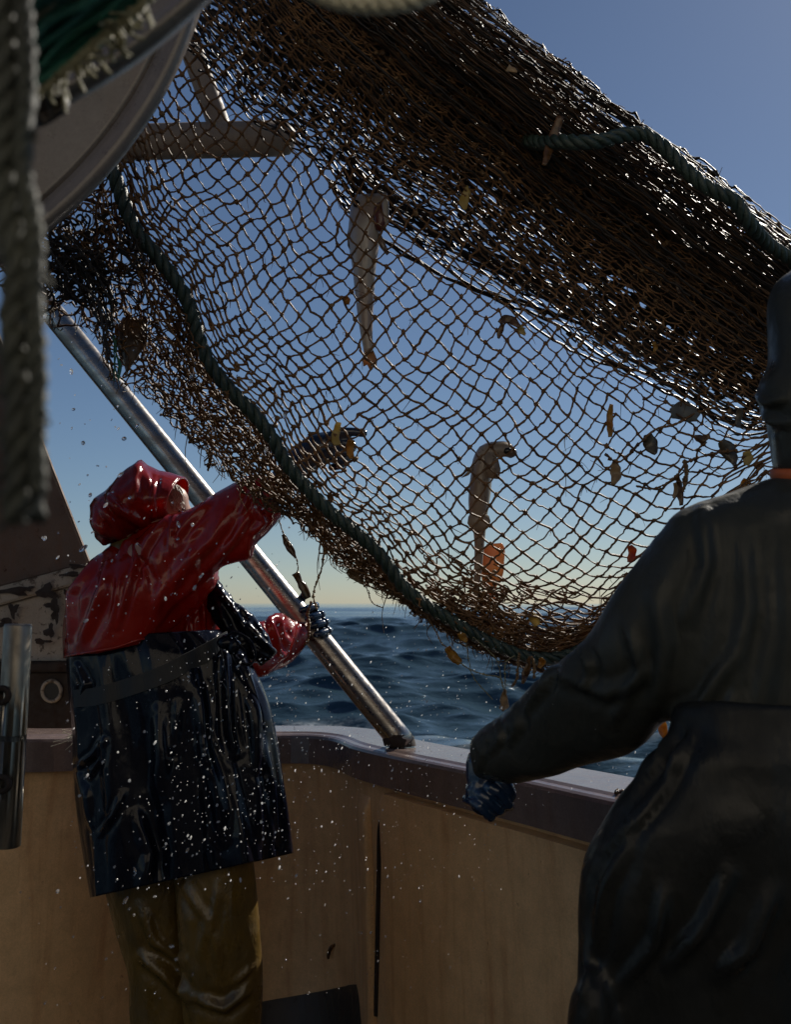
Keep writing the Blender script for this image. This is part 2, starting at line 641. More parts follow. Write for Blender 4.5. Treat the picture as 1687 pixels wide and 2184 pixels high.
M['beam'] = m_paint('grey_beam_paint', (0.27, 0.195, 0.135), (0.19, 0.13, 0.09), (0.15, 0.085, 0.05), 0.6, 0.66)
M['black_rust'] = m_paint('black_rust', (0.03, 0.018, 0.012), (0.02, 0.013, 0.01), (0.07, 0.026, 0.012), 0.8, 0.6)
M['amber'] = m_leaf('amber_weed', (0.34, 0.14, 0.02), (0.55, 0.33, 0.07))
M['yellow_weed'] = m_leaf('yellow_weed', (0.5, 0.36, 0.10), (0.55, 0.44, 0.18))
M['brown_weed'] = m_leaf('brown_weed', (0.05, 0.025, 0.012), (0.16, 0.08, 0.03), 0.25)
M['red_weed'] = m_leaf('red_weed', (0.34, 0.05, 0.015), (0.5, 0.16, 0.05), 0.4)
M['tan_shell'] = m_leaf('tan_shell', (0.28, 0.18, 0.09), (0.38, 0.27, 0.15), 0.3)
M['grey_shell'] = m_leaf('grey_shell', (0.05, 0.04, 0.03), (0.11, 0.09, 0.06), 0.15)
M['jelly'] = m_leaf('clear_jelly', (0.30, 0.31, 0.31), (0.42, 0.43, 0.42), 0.75, 0.15)
M['fish_white'] = m_fish('white_fish_skin', (0.42, 0.385, 0.35), (0.32, 0.25, 0.21), (0.28, 0.20, 0.17), 0.72)
M['fish_spot'] = m_fish('spotted_fish_skin', (0.36, 0.31, 0.26), (0.26, 0.20, 0.15), (0.12, 0.07, 0.04), 0.64, 0.2)
M['fish_orange'] = m_fish('orange_fish_skin', (0.62, 0.36, 0.17), (0.55, 0.24, 0.12), (0.3, 0.12, 0.06), 0.68, 0.5)
M['fish_dark'] = m_fish('dark_fish_skin', (0.16, 0.12, 0.095), (0.11, 0.08, 0.065), (0.04, 0.03, 0.025), 0.6)
M['mouth'] = m_flat('red_mouth', (0.10, 0.016, 0.012), 0.3, 0, 0.5)


def water_drop(name, white):
    k = N(name)
    k.set(Base_Color=(1.0, 1.0, 1.0), Roughness=0.10, IOR=1.33, Transmission_Weight=1.0, Specular_IOR_Level=0.9)
    tr = k.n('ShaderNodeBsdfTranslucent'); tr.inputs['Color'].default_value = (1, 1, 1, 1)
    mx = k.n('ShaderNodeMixShader'); mx.inputs[0].default_value = white      # white translucency stands in for the sparkle of backlit drops
    k.l(k.b.outputs[0], mx.inputs[1]); k.l(tr.outputs[0], mx.inputs[2]); k.l(mx.outputs[0], k.out.inputs['Surface'])
    return k.m


def sea_water():
    k = N('sea_water')
    g = k.coords((1, 1, 1))
    a = k.noise(2.6, 5, 0.6, k.coords((0.55, 1.3, 1)), 0.3)
    b = k.noise(11.0, 4, 0.6, k.coords((0.6, 1.2, 1)), 0.2)
    nb = k.bump(a, 0.42, 0.16)
    nb = k.bump(b, 0.3, 0.04, nb)
    at = k.n('ShaderNodeAttribute', attribute_name='foam')
    fo = k.n('ShaderNodeMath', operation='MULTIPLY')
    k.l(at.outputs['Fac'], fo.inputs[0])
    k.l(k.ramp(k.noise(5, 6, 0.7), [(0.42, 0.0), (0.6, 1.0)]), fo.inputs[1])
    c = k.mix(fo.outputs[0], (0.027, 0.054, 0.074), (0.75, 0.78, 0.8))
    r = k.mix(fo.outputs[0], 0.07, 0.7)
    k.set(Base_Color=c, Roughness=r, IOR=1.333, Normal=nb)
    return k.m


M['drop'] = water_drop('water_drop', 0.12)
M['spray'] = water_drop('spray_drop', 0.5)
M['sea'] = sea_water()

# ------------------------------------------------------------------ the sea
SEA_Z = -1.05


def build_sea():
    r = np.concatenate([np.geomspace(2.2, 12, 60), np.geomspace(12, 170, 640)[1:], np.geomspace(170, 7000, 170)[1:]])
    th = np.concatenate([np.linspace(-42, 42, 420), np.linspace(42, 318, 72)[1:]]) * math.pi / 180
    th = np.append(th, th[0] + 2 * math.pi)
    Rr, Th = np.meshgrid(r, th, indexing='ij')
    x, y = Rr * np.sin(Th), Rr * np.cos(Th)
    dr = np.gradient(r)[:, None] * np.ones_like(x)
    fine = (np.abs(Th) < 0.74)
    cell = np.where(fine, np.maximum(dr, Rr * 0.0038), Rr * 0.07)
    z = np.zeros_like(x); ox = np.zeros_like(x); oy = np.zeros_like(x)
    g = np.random.default_rng(4)
    for i in range(74):
        lam = 0.55 * (130.0 ** (i / 73.0))
        ang = g.normal(0.25, 0.38) + math.pi
        kx, ky = 2 * math.pi / lam * math.sin(ang), 2 * math.pi / lam * math.cos(ang)
        amp = 0.0116 * lam ** 0.95 if lam < 9 else 0.0116 * 9 ** 0.95 * (lam / 9) ** 0.5
        amp *= g.uniform(0.5, 1.35) * (1.9 if lam < 3.2 else 0.75 if lam < 20 else 1.0)
        w = np.clip((lam / cell - 2.2) / 3.0, 0, 1)
        # wave groups: the sets come and go across the surface
        grp = 0.65 + 0.5 * np.sin(x * g.normal(0, 0.5) / lam + y * g.normal(0, 0.35) / lam + g.uniform(0, 6.3))
        a = kx * x + ky * y + g.uniform(0, 6.28)
        z += amp * w * grp * np.sin(a)
        ca = np.cos(a) * amp * w * grp * 0.75
        ox += ca * math.sin(ang); oy += ca * math.cos(ang)
    far = np.clip((Rr - 900) / 2500, 0, 1)
    z *= 1 - far
    crest = np.clip((z - np.percentile(z[:600], 98.6)) * 7.0, 0, 1) * fine
    # one small breaking crest off the quarter
    p0 = P(628, 1527, 20.6)
    u = (x - p0[0]) / 1.0; vv = (y - p0[1]) / 0.28
    lump = np.exp(-(u * u) - vv * vv)
    foam = np.clip(crest * 0.25 + lump * 1.3, 0, 1)
    z = z + 0.09 * lump
    v = np.stack([x + ox, y + oy, SEA_Z + z], -1)
    q = grid_faces(*x.shape, closed=False)
    mb = MB().add(v, q[:, ::-1])
    me = mb.mesh('sea')
    at = me.attributes.new('foam', 'FLOAT', 'POINT')
    at.data.foreach_set('value', foam.ravel().astype(np.float32))
    structure(link('sea', me, M['sea']))


build_sea()

# ------------------------------------------------------------------ the boat: deck, bulwark, rail
boat = thing('fishing_boat', 'stained brown bulwark of the boat with pale grey rail round the deck edge', 'boat')
RAIL = [(-900, 1560, 2.75), (-400, 1562, 2.8), (60, 1574, 2.95), (300, 1568, 3.16), (480, 1565, 3.38), (590, 1567, 3.49), (660, 1567, 3.47), (710, 1573, 3.38),
        (756, 1590, 3.14), (850, 1612, 2.86), (972, 1637, 2.6), (1110, 1664, 2.36), (1262, 1697, 2.14), (1500, 1747, 1.85), (1900, 1850, 1.5), (2600, 2050, 1.15)]
rail_in = spline(P(*np.array(RAIL, float).T), 150)


def side(path):
    t = np.gradient(path, axis=0); t[:, 2] = 0
    t = nrm(t)
    return np.stack([-t[:, 1], t[:, 0], 0 * t[:, 0]], -1)      # outward (to the sea)


def extrude(path, prof, closed=True):
    """Carry a profile (outward, up) along a path."""
    o = side(path)
    # ease the outward direction round the corner
    for _ in range(6):
        o[1:-1] = nrm(o[:-2] + o[1:-1] * 2 + o[2:])
    pr = np.asarray(prof, float)
    v = path[:, None] + o[:, None] * pr[None, :, :1] + np.array([0, 0, 1.0]) * pr[None, :, 1:2]
    return v, grid_faces(len(path), len(pr), closed)


prof = [(0.0, -0.098), (0.0, -0.012), (0.004, -0.004), (0.012, 0.0), (0.03, 0.001), (0.04, 0.006), (0.225, 0.004), (0.236, 0.0), (0.24, -0.01), (0.24, -0.07), (0.2, -0.07), (0.03, -0.098)]
v, q = extrude(rail_in, prof)
MB().add(v, q[:, ::-1]).build('gunwale_rail', M['rail'], boat, smooth=False)
drop = rail_in[:, 2:3]
wall_prof_top = 0.027
wp = rail_in.copy()
o_ = side(wp)
for _ in range(6):
    o_[1:-1] = nrm(o_[:-2] + o_[1:-1] * 2 + o_[2:])
rows = []
hz = [(-0.0965, 0.026), (-0.115, 0.031), (-0.14, 0.033), (-0.4, 0.045), (-0.7, 0.055), (-0.9, 0.056), (-1.0, 0.03), (-1.2, 0.03)]
for dz, out in hz:
    rows.append(wp + o_ * out + np.array([0, 0, dz]))
outer = [(-1.2, 0.14), (-2.6, 0.10), (-2.6, 0.17), (-0.0705, 0.22)]
for dz, out in outer:
    rows.append(wp + o_ * out + np.array([0, 0, dz]))
v = np.stack(rows, 1)
q = grid_faces(len(wp), v.shape[1], False)
MB().add(v, q).build('bulwark_panel', M['wall'], boat)

# the overlapping panel right of the seam, its rounded edge and the bead beside it
def wall_at(px, py, lift):
    return hit(WALL_BVH, px, py, lift)


WALL_BVH = bvh_of(v.reshape(-1, 3), q)
edge = [wall_at(x, y, 0.0) for x, y in ((828, 1760), (825, 1850), (816, 1960), (814, 2060), (811, 2160))]
edge = np.array([e for e in edge if e is not None])
# overlapping panel: follows the wall, 14 mm proud, with a round leading edge
i0 = int(np.argmin(np.linalg.norm(wp[:, :2] - edge[0][:2], axis=1)))
sub = np.array([edge[2][0], edge[2][1], 0])
pan = []
zz = np.array([-0.118, -0.13, -0.15, -0.19, -0.4, -0.6, -0.8, -0.93])
for k, (lead, proud) in enumerate(((0.0, 0.001), (0.0, 0.016), (0.004, 0.024), (0.012, 0.028), (0.024, 0.029))):
    col = []
    for dzv in zz:
        i = i0
        base = wp[i] + o_[i] * np.interp(-dzv, [0.0965, 0.14, 0.4, 0.7, 0.9], [0.026, 0.033, 0.045, 0.055, 0.056])
        tdir = nrm(wp[i + 1] - wp[i]); tdir[2] = 0
        crn = max(0, (0.05 - (-0.118 - dzv)) / 0.05) ** 2 * 0.035
        col.append(base + tdir * (lead + crn) - o_[i] * proud + np.array([0, 0, dzv]))
    pan.append(col)
for i in range(i0 + 2, len(wp)):
    pan.append([wp[i] + o_[i] * (np.interp(-dzv, [0.0965, 0.14, 0.4, 0.7, 0.9], [0.026, 0.033, 0.045, 0.055, 0.056]) - 0.029) + np.array([0, 0, dzv]) for dzv in zz])
pan = np.array(pan)
q = grid_faces(len(pan), len(zz), False)
top = pan[:, 0]; topb = top + o_[np.clip(np.arange(len(pan)) + i0, 0, len(wp) - 1)] * 0.034 + np.array([0, 0, 0.004])
MB().add(pan, q).add(np.stack([topb, top], 1), grid_faces(len(pan), 2, False)).build('overlap_panel', M['wall'], boat)

# left lip of the seam: swells out of the wall and ends in a round edge, leaving a dark groove
lead_l = np.array([e for e in (wall_at(x, y, 0.0) for x, y in ((806, 1760), (803, 1850), (799, 1960))) if e is not None])
j0 = int(np.argmin(np.linalg.norm(wp[:, :2] - lead_l[0][:2], axis=1)))
wall_off = lambda dzv: np.interp(-dzv, [0.0965, 0.14, 0.4, 0.7, 0.9], [0.026, 0.033, 0.045, 0.055, 0.056])
lip = []
zl = np.array([-0.15, -0.165, -0.185, -0.22, -0.4, -0.6, -0.8, -0.93])
for i in range(j0 - 9, j0 - 1):
    k = (i - (j0 - 9)) / 7.0
    lip.append([wp[i] + o_[i] * (wall_off(z_) - 0.001 - 0.022 * k ** 1.8 * min(1, max(0, (-0.15 - z_) / 0.05))) + np.array([0, 0, z_]) for z_ in zl])
tl = nrm((wp[j0] - wp[j0 - 2]) * [1, 1, 0])
for dx, pr in ((0.008, 0.022), (0.013, 0.018), (0.016, 0.010), (0.017, 0.0)):
    i = j0 - 2
    lip.append([wp[i] + o_[i] * (wall_off(z_) - 0.001 - pr * min(1, max(0, (-0.15 - z_) / 0.05))) + tl * dx + np.array([0, 0, z_]) for z_ in zl])
lip = np.array(lip)
MB().add(lip, grid_faces(len(lip), len(zl), False)).build('seam_lip', M['wall'], boat)
gap = np.array([h for h in (wall_at(x, y, -0.001) for x, y in spline(np.array([(846, 1722), (830, 1730), (817, 1746), (812, 1775), (811, 1850), (809, 1960), (807, 2060), (804, 2165)], float), 60)) if h is not None])
MB().add(*tubes(gap, np.interp(np.linspace(0, 1, len(gap)), [0, 0.1, 1], [0.004, 0.0095, 0.0105]), 10)[:2]).build('seam_seal', M['black_rust'], boat)  # dark tube stands in for the shade inside the seam groove
# dark sloping strip where the left panel meets the deck
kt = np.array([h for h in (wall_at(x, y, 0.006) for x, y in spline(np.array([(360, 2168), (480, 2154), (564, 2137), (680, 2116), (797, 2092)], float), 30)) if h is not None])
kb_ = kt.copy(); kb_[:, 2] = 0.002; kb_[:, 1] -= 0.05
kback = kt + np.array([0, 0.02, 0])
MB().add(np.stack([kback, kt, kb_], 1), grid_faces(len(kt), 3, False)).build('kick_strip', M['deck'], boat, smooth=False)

deck = MB()
pts = wp + o_ * 0.04
n = len(pts)
inner = np.stack([np.linspace(-2.6, 1.4, n), np.full(n, -2.2), np.full(n, 0.0)], -1)
edge3 = np.stack([pts[:, 0], pts[:, 1], np.zeros(n)], -1)
rows = [edge3 * (1 - k) + inner * k for k in np.linspace(0, 1, 12)]
deck.add(np.stack(rows, 1), grid_faces(n, 12, False)[:, ::-1])
structure(deck.build('deck', M['deck']))

# unseen wall added behind the camera: pale top bounces sun, dark foot cuts reflections
wh = MB()
whl = MB()
for (x0, x1, y0, y1, z0, z1, wm) in ((-2.6, 1.7, -1.75, -1.62, 0.0, 1.55, whl), (-3.2, 2.4, -1.75, -1.60, 1.552, 4.4, wh), (-3.3, 2.5, -1.9, -1.4, 4.402, 4.5, wh)):
    bm = bmesh.new(); bmesh.ops.create_cube(bm, size=1)
    for v_ in bm.verts:
        v_.co = Vector(((x0 + x1) / 2 + v_.co.x * (x1 - x0), (y0 + y1) / 2 + v_.co.y * (y1 - y0), (z0 + z1) / 2 + v_.co.z * (z1 - z0)))
    bmesh.ops.bevel(bm, geom=list(bm.edges), offset=0.02, segments=2, affect='EDGES')
    bmesh.ops.triangulate(bm, faces=bm.faces); bm.verts.index_update()
    wm.add(np.array([v_.co[:] for v_ in bm.verts]), None, np.array([[v_.index for v_ in f_.verts] for f_ in bm.faces])); bm.free()
wh.build('wheelhouse_front', M['house'], boat, smooth=False)
whl.build('wheelhouse_skirting', M['house_low'], boat, smooth=False)

# small dents and bits lying on the rail
for k, (px, py, r_) in enumerate(((1205, 1672, 0.008), (1330, 1690, 0.007), (1298, 1699, 0.004))):
    c = P(px, py, np.interp(px, [1100, 1350], [2.48, 2.1]))
    vv, tt = blobs(c[None] + rng.normal(0, 0.006, (5, 3)) * [1.4, 1, 0.2], rng.uniform(0.4, 1, 5) * r_, jitter=0.4)
    o = MB().add(vv, None, tt).build('weed_crumb', M['brown_weed'])
    tag(o, ('dark knob of weed on the wet rail beyond the gloved hand', 'flat dark crumb of weed on the rail beside the black oilskins', 'smallest dark speck of weed on the rail')[k], 'seaweed', 'weed crumbs on the rail')

# ------------------------------------------------------------------ diagonal pole stepped on the rail
pole = thing('support_pole', 'shiny stainless steel pole leaning up to the left from the boat rail', 'pole')
pa = P(851, 1574, 3.03); pb = P(104, 658, 3.22)
pb2 = pa + (pb - pa) * 1.42
ax = nrm(pb2 - pa)
vv, qq, tt = tubes(np.linspace(pa - ax * 0.03, pb2, 60), 0.0385, 40, caps=True)
MB().add(vv, qq, tt).build('pole_tube', M['steel'], pole)
fl = MB()
for s, (h, rr) in enumerate(((0.0, 0.056), (0.004, 0.055), (0.010, 0.046), (0.014, 0.042), (0.03, 0.0395))):
    pass
ringv = []
cbase = P(851, 1577, 3.03)
for h, rr in ((-0.012, 0.043), (0.0, 0.043), (0.003, 0.042), (0.005, 0.040), (0.008, 0.039), (0.012, 0.0386)):
    cc = cbase + np.array([0, 0, h]) + ax * h * 0.6
    a = np.arange(36) / 36 * 2 * math.pi
    ringv.append(cc + np.stack([np.cos(a) * rr * 1.12, np.sin(a) * rr, 0 * a], -1))
fl.add(np.array(ringv), grid_faces(6, 36)).build('weld_collar', M['black_rust'], pole)

# handwriting on the pole: O A F -
ink = MB()
pole_bvh = bvh_of(vv, qq)
strokes = [
    [(97, 676), (101, 672), (106, 674), (105, 681), (99, 689), (94, 690), (93, 684), (97, 676)],
    [(103, 694), (108, 684), (112, 679), (112, 690), (111, 702)], [(107, 690), (116, 694)],
    [(115, 703), (121, 693), (126, 689)], [(126, 689), (132, 697)], [(119, 697), (126, 704)], [(128, 706), (134, 700)],
]
for st in strokes:
    h = [hit(pole_bvh, x, y, 0.0009) for x, y in spline(np.array(st, float), 14)]
    h = np.array([x for x in h if x is not None])
    a, b, c = tubes(spline(h, 18), 0.0017, 5)
    ink.add(a, b, c)
ink.build('handwriting', M['ink'], pole, label='black handwritten letters near the top of the pole')

# ------------------------------------------------------------------ gantry beam beyond the net
gantry = thing('gantry', 'grey steel beam with slanting strut seen through the net, top left', 'gantry')


def plank(mb, pts, d, th):
    """A slab whose face has that outline, th thick."""
    p = P(*np.array(pts, float).T, d)
    n_ = nrm(np.cross(p[1] - p[0], p[2] - p[0]))
    if n_[1] > 0:
        n_ = -n_
    bk = p - n_ * th
    k = len(p)
    bm = bmesh.new()
    A = [bm.verts.new(x) for x in p]; B = [bm.verts.new(x) for x in bk]
    bm.faces.new(A); bm.faces.new(B[::-1])
    for i in range(k):
        bm.faces.new((A[i], B[i], B[(i + 1) % k], A[(i + 1) % k]))
    bmesh.ops.recalc_face_normals(bm, faces=bm.faces)
    bmesh.ops.bevel(bm, geom=list(bm.edges), offset=0.006, segments=2, affect='EDGES', clamp_overlap=True)
    bmesh.ops.triangulate(bm, faces=bm.faces)
    v_ = np.array([x.co[:] for x in bm.verts]); bm.verts.index_update()
    t_ = np.array([[x.index for x in f.verts] for f in bm.faces]); bm.free()
    mb.add(v_, None, t_)
    return mb


a, b, c = tubes(np.linspace(P(-420, 322, 3.75), P(604, 295, 3.75), 20), 0.068, 28, caps=True)
mb = MB().add(a, b, c)
a2, t2 = blobs(P(606, 295, 3.75)[None], np.array([[0.05, 0.067, 0.067]]), ICO2_V, ICO2_T, 0.0)
mb.add(a2, None, t2).build('cross_beam', M['beam'], gantry)
a, b, c = tubes(np.linspace(P(392, 60, 3.72), P(476, 290, 3.75), 12), 0.045, 20, caps=True)
MB().add(a, b, c).build('strut', M['beam'], gantry)
a, b, c = tubes(np.linspace(P(-400, 322, 3.75), P(-400, 1640, 3.75), 8), 0.07, 20, caps=True)
MB().add(a, b, c).build('post', M['beam'], gantry)

# ------------------------------------------------------------------ rusted steelwork at the left
plate = thing('winch_frame', 'rusted triangular steel plate above a chipped white housing, behind the red oilskins', 'steel frame')
plank(MB(), [(-620, 560), (-66, 560), (66, 884), (192, 1204), (150, 1212), (-620, 1420)], 3.62, 0.03).build('gusset_plate', M['rust'], plate, False)
plank(MB(), [(-620, 1418), (186, 1200), (188, 1238), (-620, 1462)], 3.595, 0.06).build('flange', M['chip'], plate, False)
plank(MB(), [(-620, 1465), (188, 1240), (190, 1412), (-620, 1418)], 3.615, 0.04).build('side_plate', M['chip'], plate, False)
plank(MB(), [(-620, 1416), (196, 1411), (198, 1432), (-620, 1440)], 3.585, 0.08).build('ledge', M['black_rust'], plate, False)
plank(MB(), [(-620, 1436), (200, 1432), (204, 1580), (-620, 1590)], 3.62, 0.05).build('base_plate', M['black_rust'], plate, False)
# torn flakes of black rust standing proud of the white paint
fk = MB()
for (px, py, w_, h_) in ((30, 1262, 34, 8), (100, 1263, 22, 16), (112, 1290, 15, 14), (118, 1312, 8, 18), (106, 1345, 10, 14), (90, 1368, 18, 6), (28, 1300, 10, 16), (60, 1255, 12, 5),
                         (150, 1225, 20, 5), (165, 1208, 18, 5), (140, 1262, 5, 5), (12, 1330, 18, 10)):
    a_ = np.arange(14) / 14 * 2 * math.pi
    rr = 1 + 0.35 * np.sin(a_ * 3 + px) + rng.uniform(-0.25, 0.25, 14)
    pts_ = P(px + np.cos(a_) * w_ * rr, py + np.sin(a_) * h_ * rr, 3.5835)
    cen = P(px, py, 3.580)
    tr_ = [(14, j, (j + 1) % 14) for j in range(14)]
    fk.add(np.concatenate([pts_, cen[None]]), None, tr_)
fk.build('rust_flakes', M['black_rust'], plate, label='patches of black rust on the white paint')
# oval hole with a worn lip
a_ = np.arange(28) / 28 * 2 * math.pi
lip = P(110 + np.cos(a_) * 20, 1474 + np.sin(a_) * 22, 3.612)
lp = np.concatenate([lip, lip[:1]])
a, b, c = tubes(lp, 0.007, 8)
MB().add(a, b).build('hole_lip', M['chip'], plate)
hv = P(110 + np.cos(a_) * 19, 1474 + np.sin(a_) * 21, 3.614)
MB().add(np.concatenate([hv, hv.mean(0)[None]]), None, [(28, j, (j + 1) % 28) for j in range(28)]).build('hole', M['ink'], plate)
# frayed tuft on the rail end
fr = MB()
for k in range(16):
    p0 = P(152, 1571, 2.93)
    d_ = nrm(rng.normal(0, 1, 3) + [0.1, -0.3, 0.7]) * rng.uniform(0.015, 0.05)
    a, b, c = tubes(spline(np.array([p0 + rng.normal(0, .01, 3) * [1, 1, .1], p0 + d_ * 0.6, p0 + d_ + [rng.normal(0, .02), 0, -0.004]]), 6), 0.0008, 4)
    fr.add(a, b)
tag(fr.build('twine_tuft', M['cream_rope']), 'pale frayed tuft of twine lying on the rail beside the red man', 'twine')

# upright pipe at the left
pipe = thing('pipe_post', 'weathered steel pipe post with a flat capped top at the left edge', 'post')
pt, pb_ = P(39, 1331, 1.75), P(13, 1806, 1.75)
ax2 = nrm(pb_ - pt)
rr = 0.0238
a, b, c = tubes(np.array([pt - ax2 * 0.0, pt + ax2 * 0.004, pt + ax2 * 0.1, pt + ax2 * 0.2, (pt + pb_) / 2, pb_ - ax2 * 0.002, pb_]),
                np.array([rr * 0.93, rr, rr, rr, rr, rr, rr * 0.9]), 36, caps=True)
MB().add(a, b, c).build('pipe', M['pipe'], pipe)
for py in (1483, 1672):
    c0 = P(4, py, 1.727)
    aa = np.arange(24) / 24 * 2 * math.pi
    rg = []
    for r_, y_ in ((0.017, 0.012), (0.017, -0.004), (0.0135, -0.008), (0.008, -0.007), (0.0065, 0.002), (0.001, 0.002)):
        rg.append(c0 + np.stack([np.cos(aa) * r_, 0 * aa + y_, np.sin(aa) * r_], -1))
    MB().add(np.array(rg), grid_faces(6, 24)).build('bolt_boss', M['black_rust'], pipe)
a, b, c = tubes(np.array([P(-60, 1490, 1.80), P(4, 1484, 1.752)]), 0.014, 16); mb = MB().add(a, b)
a, b, c = tubes(np.array([P(-60, 1680, 1.80), P(4, 1673, 1.752)]), 0.014, 16); mb.add(a, b)
a, b, c = tubes(np.array([P(-60, 1300, 1.63), P(-60, 2250, 1.63), P(-60, 2790, 1.63)]), 0.03, 20); mb.add(a, b)
mb.build('bracket', M['pipe'], pipe)

# ------------------------------------------------------------------ net drum at the top left
drum = thing('net_drum', 'big round galvanised flange of the net drum at the top left', 'net drum')


def lathe(cen, normal, prof, seg=160):
    n_ = nrm(np.asarray(normal, float))
    u_ = nrm(np.cross(n_, [0, 0, 1.0])); w_ = np.cross(u_, n_)
    a_ = np.arange(seg) / seg * 2 * math.pi
    ring = np.cos(a_)[:, None] * u_ + np.sin(a_)[:, None] * w_
    v_ = np.array([cen + ring * r_ + n_ * h_ for r_, h_ in prof])
    return v_, grid_faces(len(prof), seg)




def arc_through(pts, d):
    """Centre and radius of the upright circle through three points seen d metres ahead."""
    (x1, z1), (x2, z2), (x3, z3) = [P(x, y, d)[[0, 2]] for x, y in pts]
    A_ = np.array([[x2 - x1, z2 - z1], [x3 - x1, z3 - z1]]) * 2
    b_ = np.array([x2**2 - x1**2 + z2**2 - z1**2, x3**2 - x1**2 + z3**2 - z1**2])
    cx_, cz_ = np.linalg.solve(A_, b_)
    return np.array([cx_, d, cz_]), math.hypot(cx_ - x1, cz_ - z1)


dd = 1.36
c1, R1 = arc_through([(434, -4), (300, 278), (66, 517)], dd)
nn = (0.0, -1.0, 0.0)
u1 = dd / FPX
prof = [(0.05, 0.0), (R1 - 74 * u1, 0.0), (R1 - 66 * u1, 0.001), (R1 - 64 * u1, -0.007), (R1 - 58 * u1, -0.007), (R1 - 56 * u1, 0.002), (R1 - 40 * u1, 0.004), (R1 - 22 * u1, 0.013), (R1 - 12 * u1, 0.016), (R1 - 4 * u1, 0.012), (R1, 0.004),
        (R1, -0.006), (R1 - 6 * u1, -0.014), (R1 - 60 * u1, -0.016), (0.05, -0.016)]
v_, q_ = lathe(c1, nn, prof, 220)
MB().add(v_, q_).build('far_flange', M['galv'], drum)
d2 = 0.74
c2, R2 = arc_through([(428, 6), (288, 122), (140, 212)], d2)
u2 = d2 / FPX
prof = [(R2 - 90 * u2, -0.01), (R2 - 60 * u2, -0.006), (R2 - 40 * u2, 0.0), (R2 - 20 * u2, 0.008), (R2 - 6 * u2, 0.008), (R2, 0.0), (R2 - 5 * u2, -0.012), (R2 - 30 * u2, -0.016), (R2 - 90 * u2, -0.016)]
v_, q_ = lathe(c2, (0, -1, 0.0), prof, 220)
MB().add(v_, q_[:, ::-1]).build('near_flange', M['galv'], drum)

# green net wound on the drum
wound = MB(); pale = MB()
for k in range(150):
    f_ = rng.uniform(0, 1)
    off = f_ ** 0.8 * 250
    x0, y0 = 400 - off * 0.75 + rng.normal(0, 10), -76 - off * 0.5
    x1, y1 = 22 - off * 0.55 + rng.normal(0, 12), 226 - off * 0.9 + rng.normal(0, 6)
    d_ = 0.66 - 0.08 * f_ + rng.normal(0, 0.010)
    mids = [(x0 + (x1 - x0) * t + rng.normal(0, 7), y0 + (y1 - y0) * t + 12 * math.sin(3 * t) + rng.normal(0, 7), d_) for t in np.linspace(0, 1, 6)]
    p_ = spline(P(*np.array(mids).T), 26)
    a, b, c = tubes(p_, 0.0033 if k % 5 else 0.0024, 6)
    (wound if (k % 5 or f_ < 0.2) else pale).add(a, b)
for k in range(70):       # the lower selvedge: pale frayed edge strand with short ends
    t = rng.uniform(0, 1)
    x, y = 316 - 210 * t, -4 + 184 * t
    p0 = P(x, y, 0.63)
    e_ = p0 + np.array([rng.normal(0.004, 0.006), rng.normal(0, 0.006), rng.normal(-0.008, 0.006)])
    a, b, c = tubes(spline(np.array([p0, (p0 + e_) / 2 + rng.normal(0, .002, 3), e_]), 5), 0.0012, 4)
    pale.add(a, b)
pe = spline(P(*np.array([(420, -90, .63), (316, -2, .63), (272, 36, .63), (230, 68, .63), (170, 122, .63), (108, 180, .63), (78, 206, .63)]).T), 60)
rope(pale, pe, 0.0030, fuzz=0.1)
tail = MB()
for k in range(40):
    p0 = P(rng.uniform(66, 116), rng.uniform(176, 204), 0.65)
    e_ = P(rng.uniform(72, 112), rng.uniform(228, 262), 0.65)
    a, b, c = tubes(spline(np.array([p0, (p0 + e_) / 2 + rng.normal(0, .004, 3), e_]), 6), 0.004, 6)
    tail.add(a, b)
gn = thing('wound_net', 'dark green netting wound round the drum in the top left corner', 'net')
wound.build('strands', M['green_twine'], gn)
pale.build('selvedge', M['pale_twine'], gn, label='pale frayed edge of the green netting')
tail.build('loose_end', M['dark_twine'], gn, label='short black bunch of loose ends')

# thick weedy rope hanging in front of the lens
fr = MB()
pts = [(-6, -160), (18, 60), (30, 230), (20, 400), (44, 560), (44, 700), (50, 860), (52, 1000), (50, 1112)]
dR = 0.43
for k, (ox, rr_) in enumerate(((-16, 0.0060), (12, 0.0064), (30, 0.0042))):
    p_ = P(*np.array([(x + ox + rng.normal(0, 3), y + (0, -6, -60)[k], dR + (0, 0.006, -0.003)[k]) for x, y in pts], float).T)
    rope(fr, p_, rr_, fuzz=0.05, pitch=6)
for k in range(130):
    y = rng.uniform(-40, 1120)
    x = np.interp(y, [p[1] for p in pts], [p[0] for p in pts]) + rng.choice([-34, 34]) * rng.uniform(0.5, 1.0)
    p0 = P(x, y, dR)
    e_ = p0 + np.array([rng.normal(0, 0.004), rng.normal(0, .003), -rng.uniform(0.004, 0.016)])
    a, b, c = tubes(spline(np.array([p0, (p0 + e_) / 2 + rng.normal(0, .002, 3), e_]), 5), 0.0012, 4)
    fr.add(a, b)
tag(fr.build('hanging_rope', M['weed_rope']), 'thick weedy rope hanging down the left edge, out of focus', 'rope')

cr = MB()
rope(cr, P(*np.array([(560, -110, .62), (660, -30, .62), (720, -3, .62), (800, 6, .62), (880, -4, .62), (950, -42, .62), (1010, -110, .62)]).T), 0.0078, pitch=3.2)
tag(cr.build('loop_of_rope', M['cream_rope']), 'bight of cream laid rope hanging into the top edge, out of focus', 'rope')

# ------------------------------------------------------------------ the trawl net
def s_of(x, y):
    k = (y - (x - 970) * 0.74) / 1.242
    return (x + 0.643 * k - 624) / 1279.0


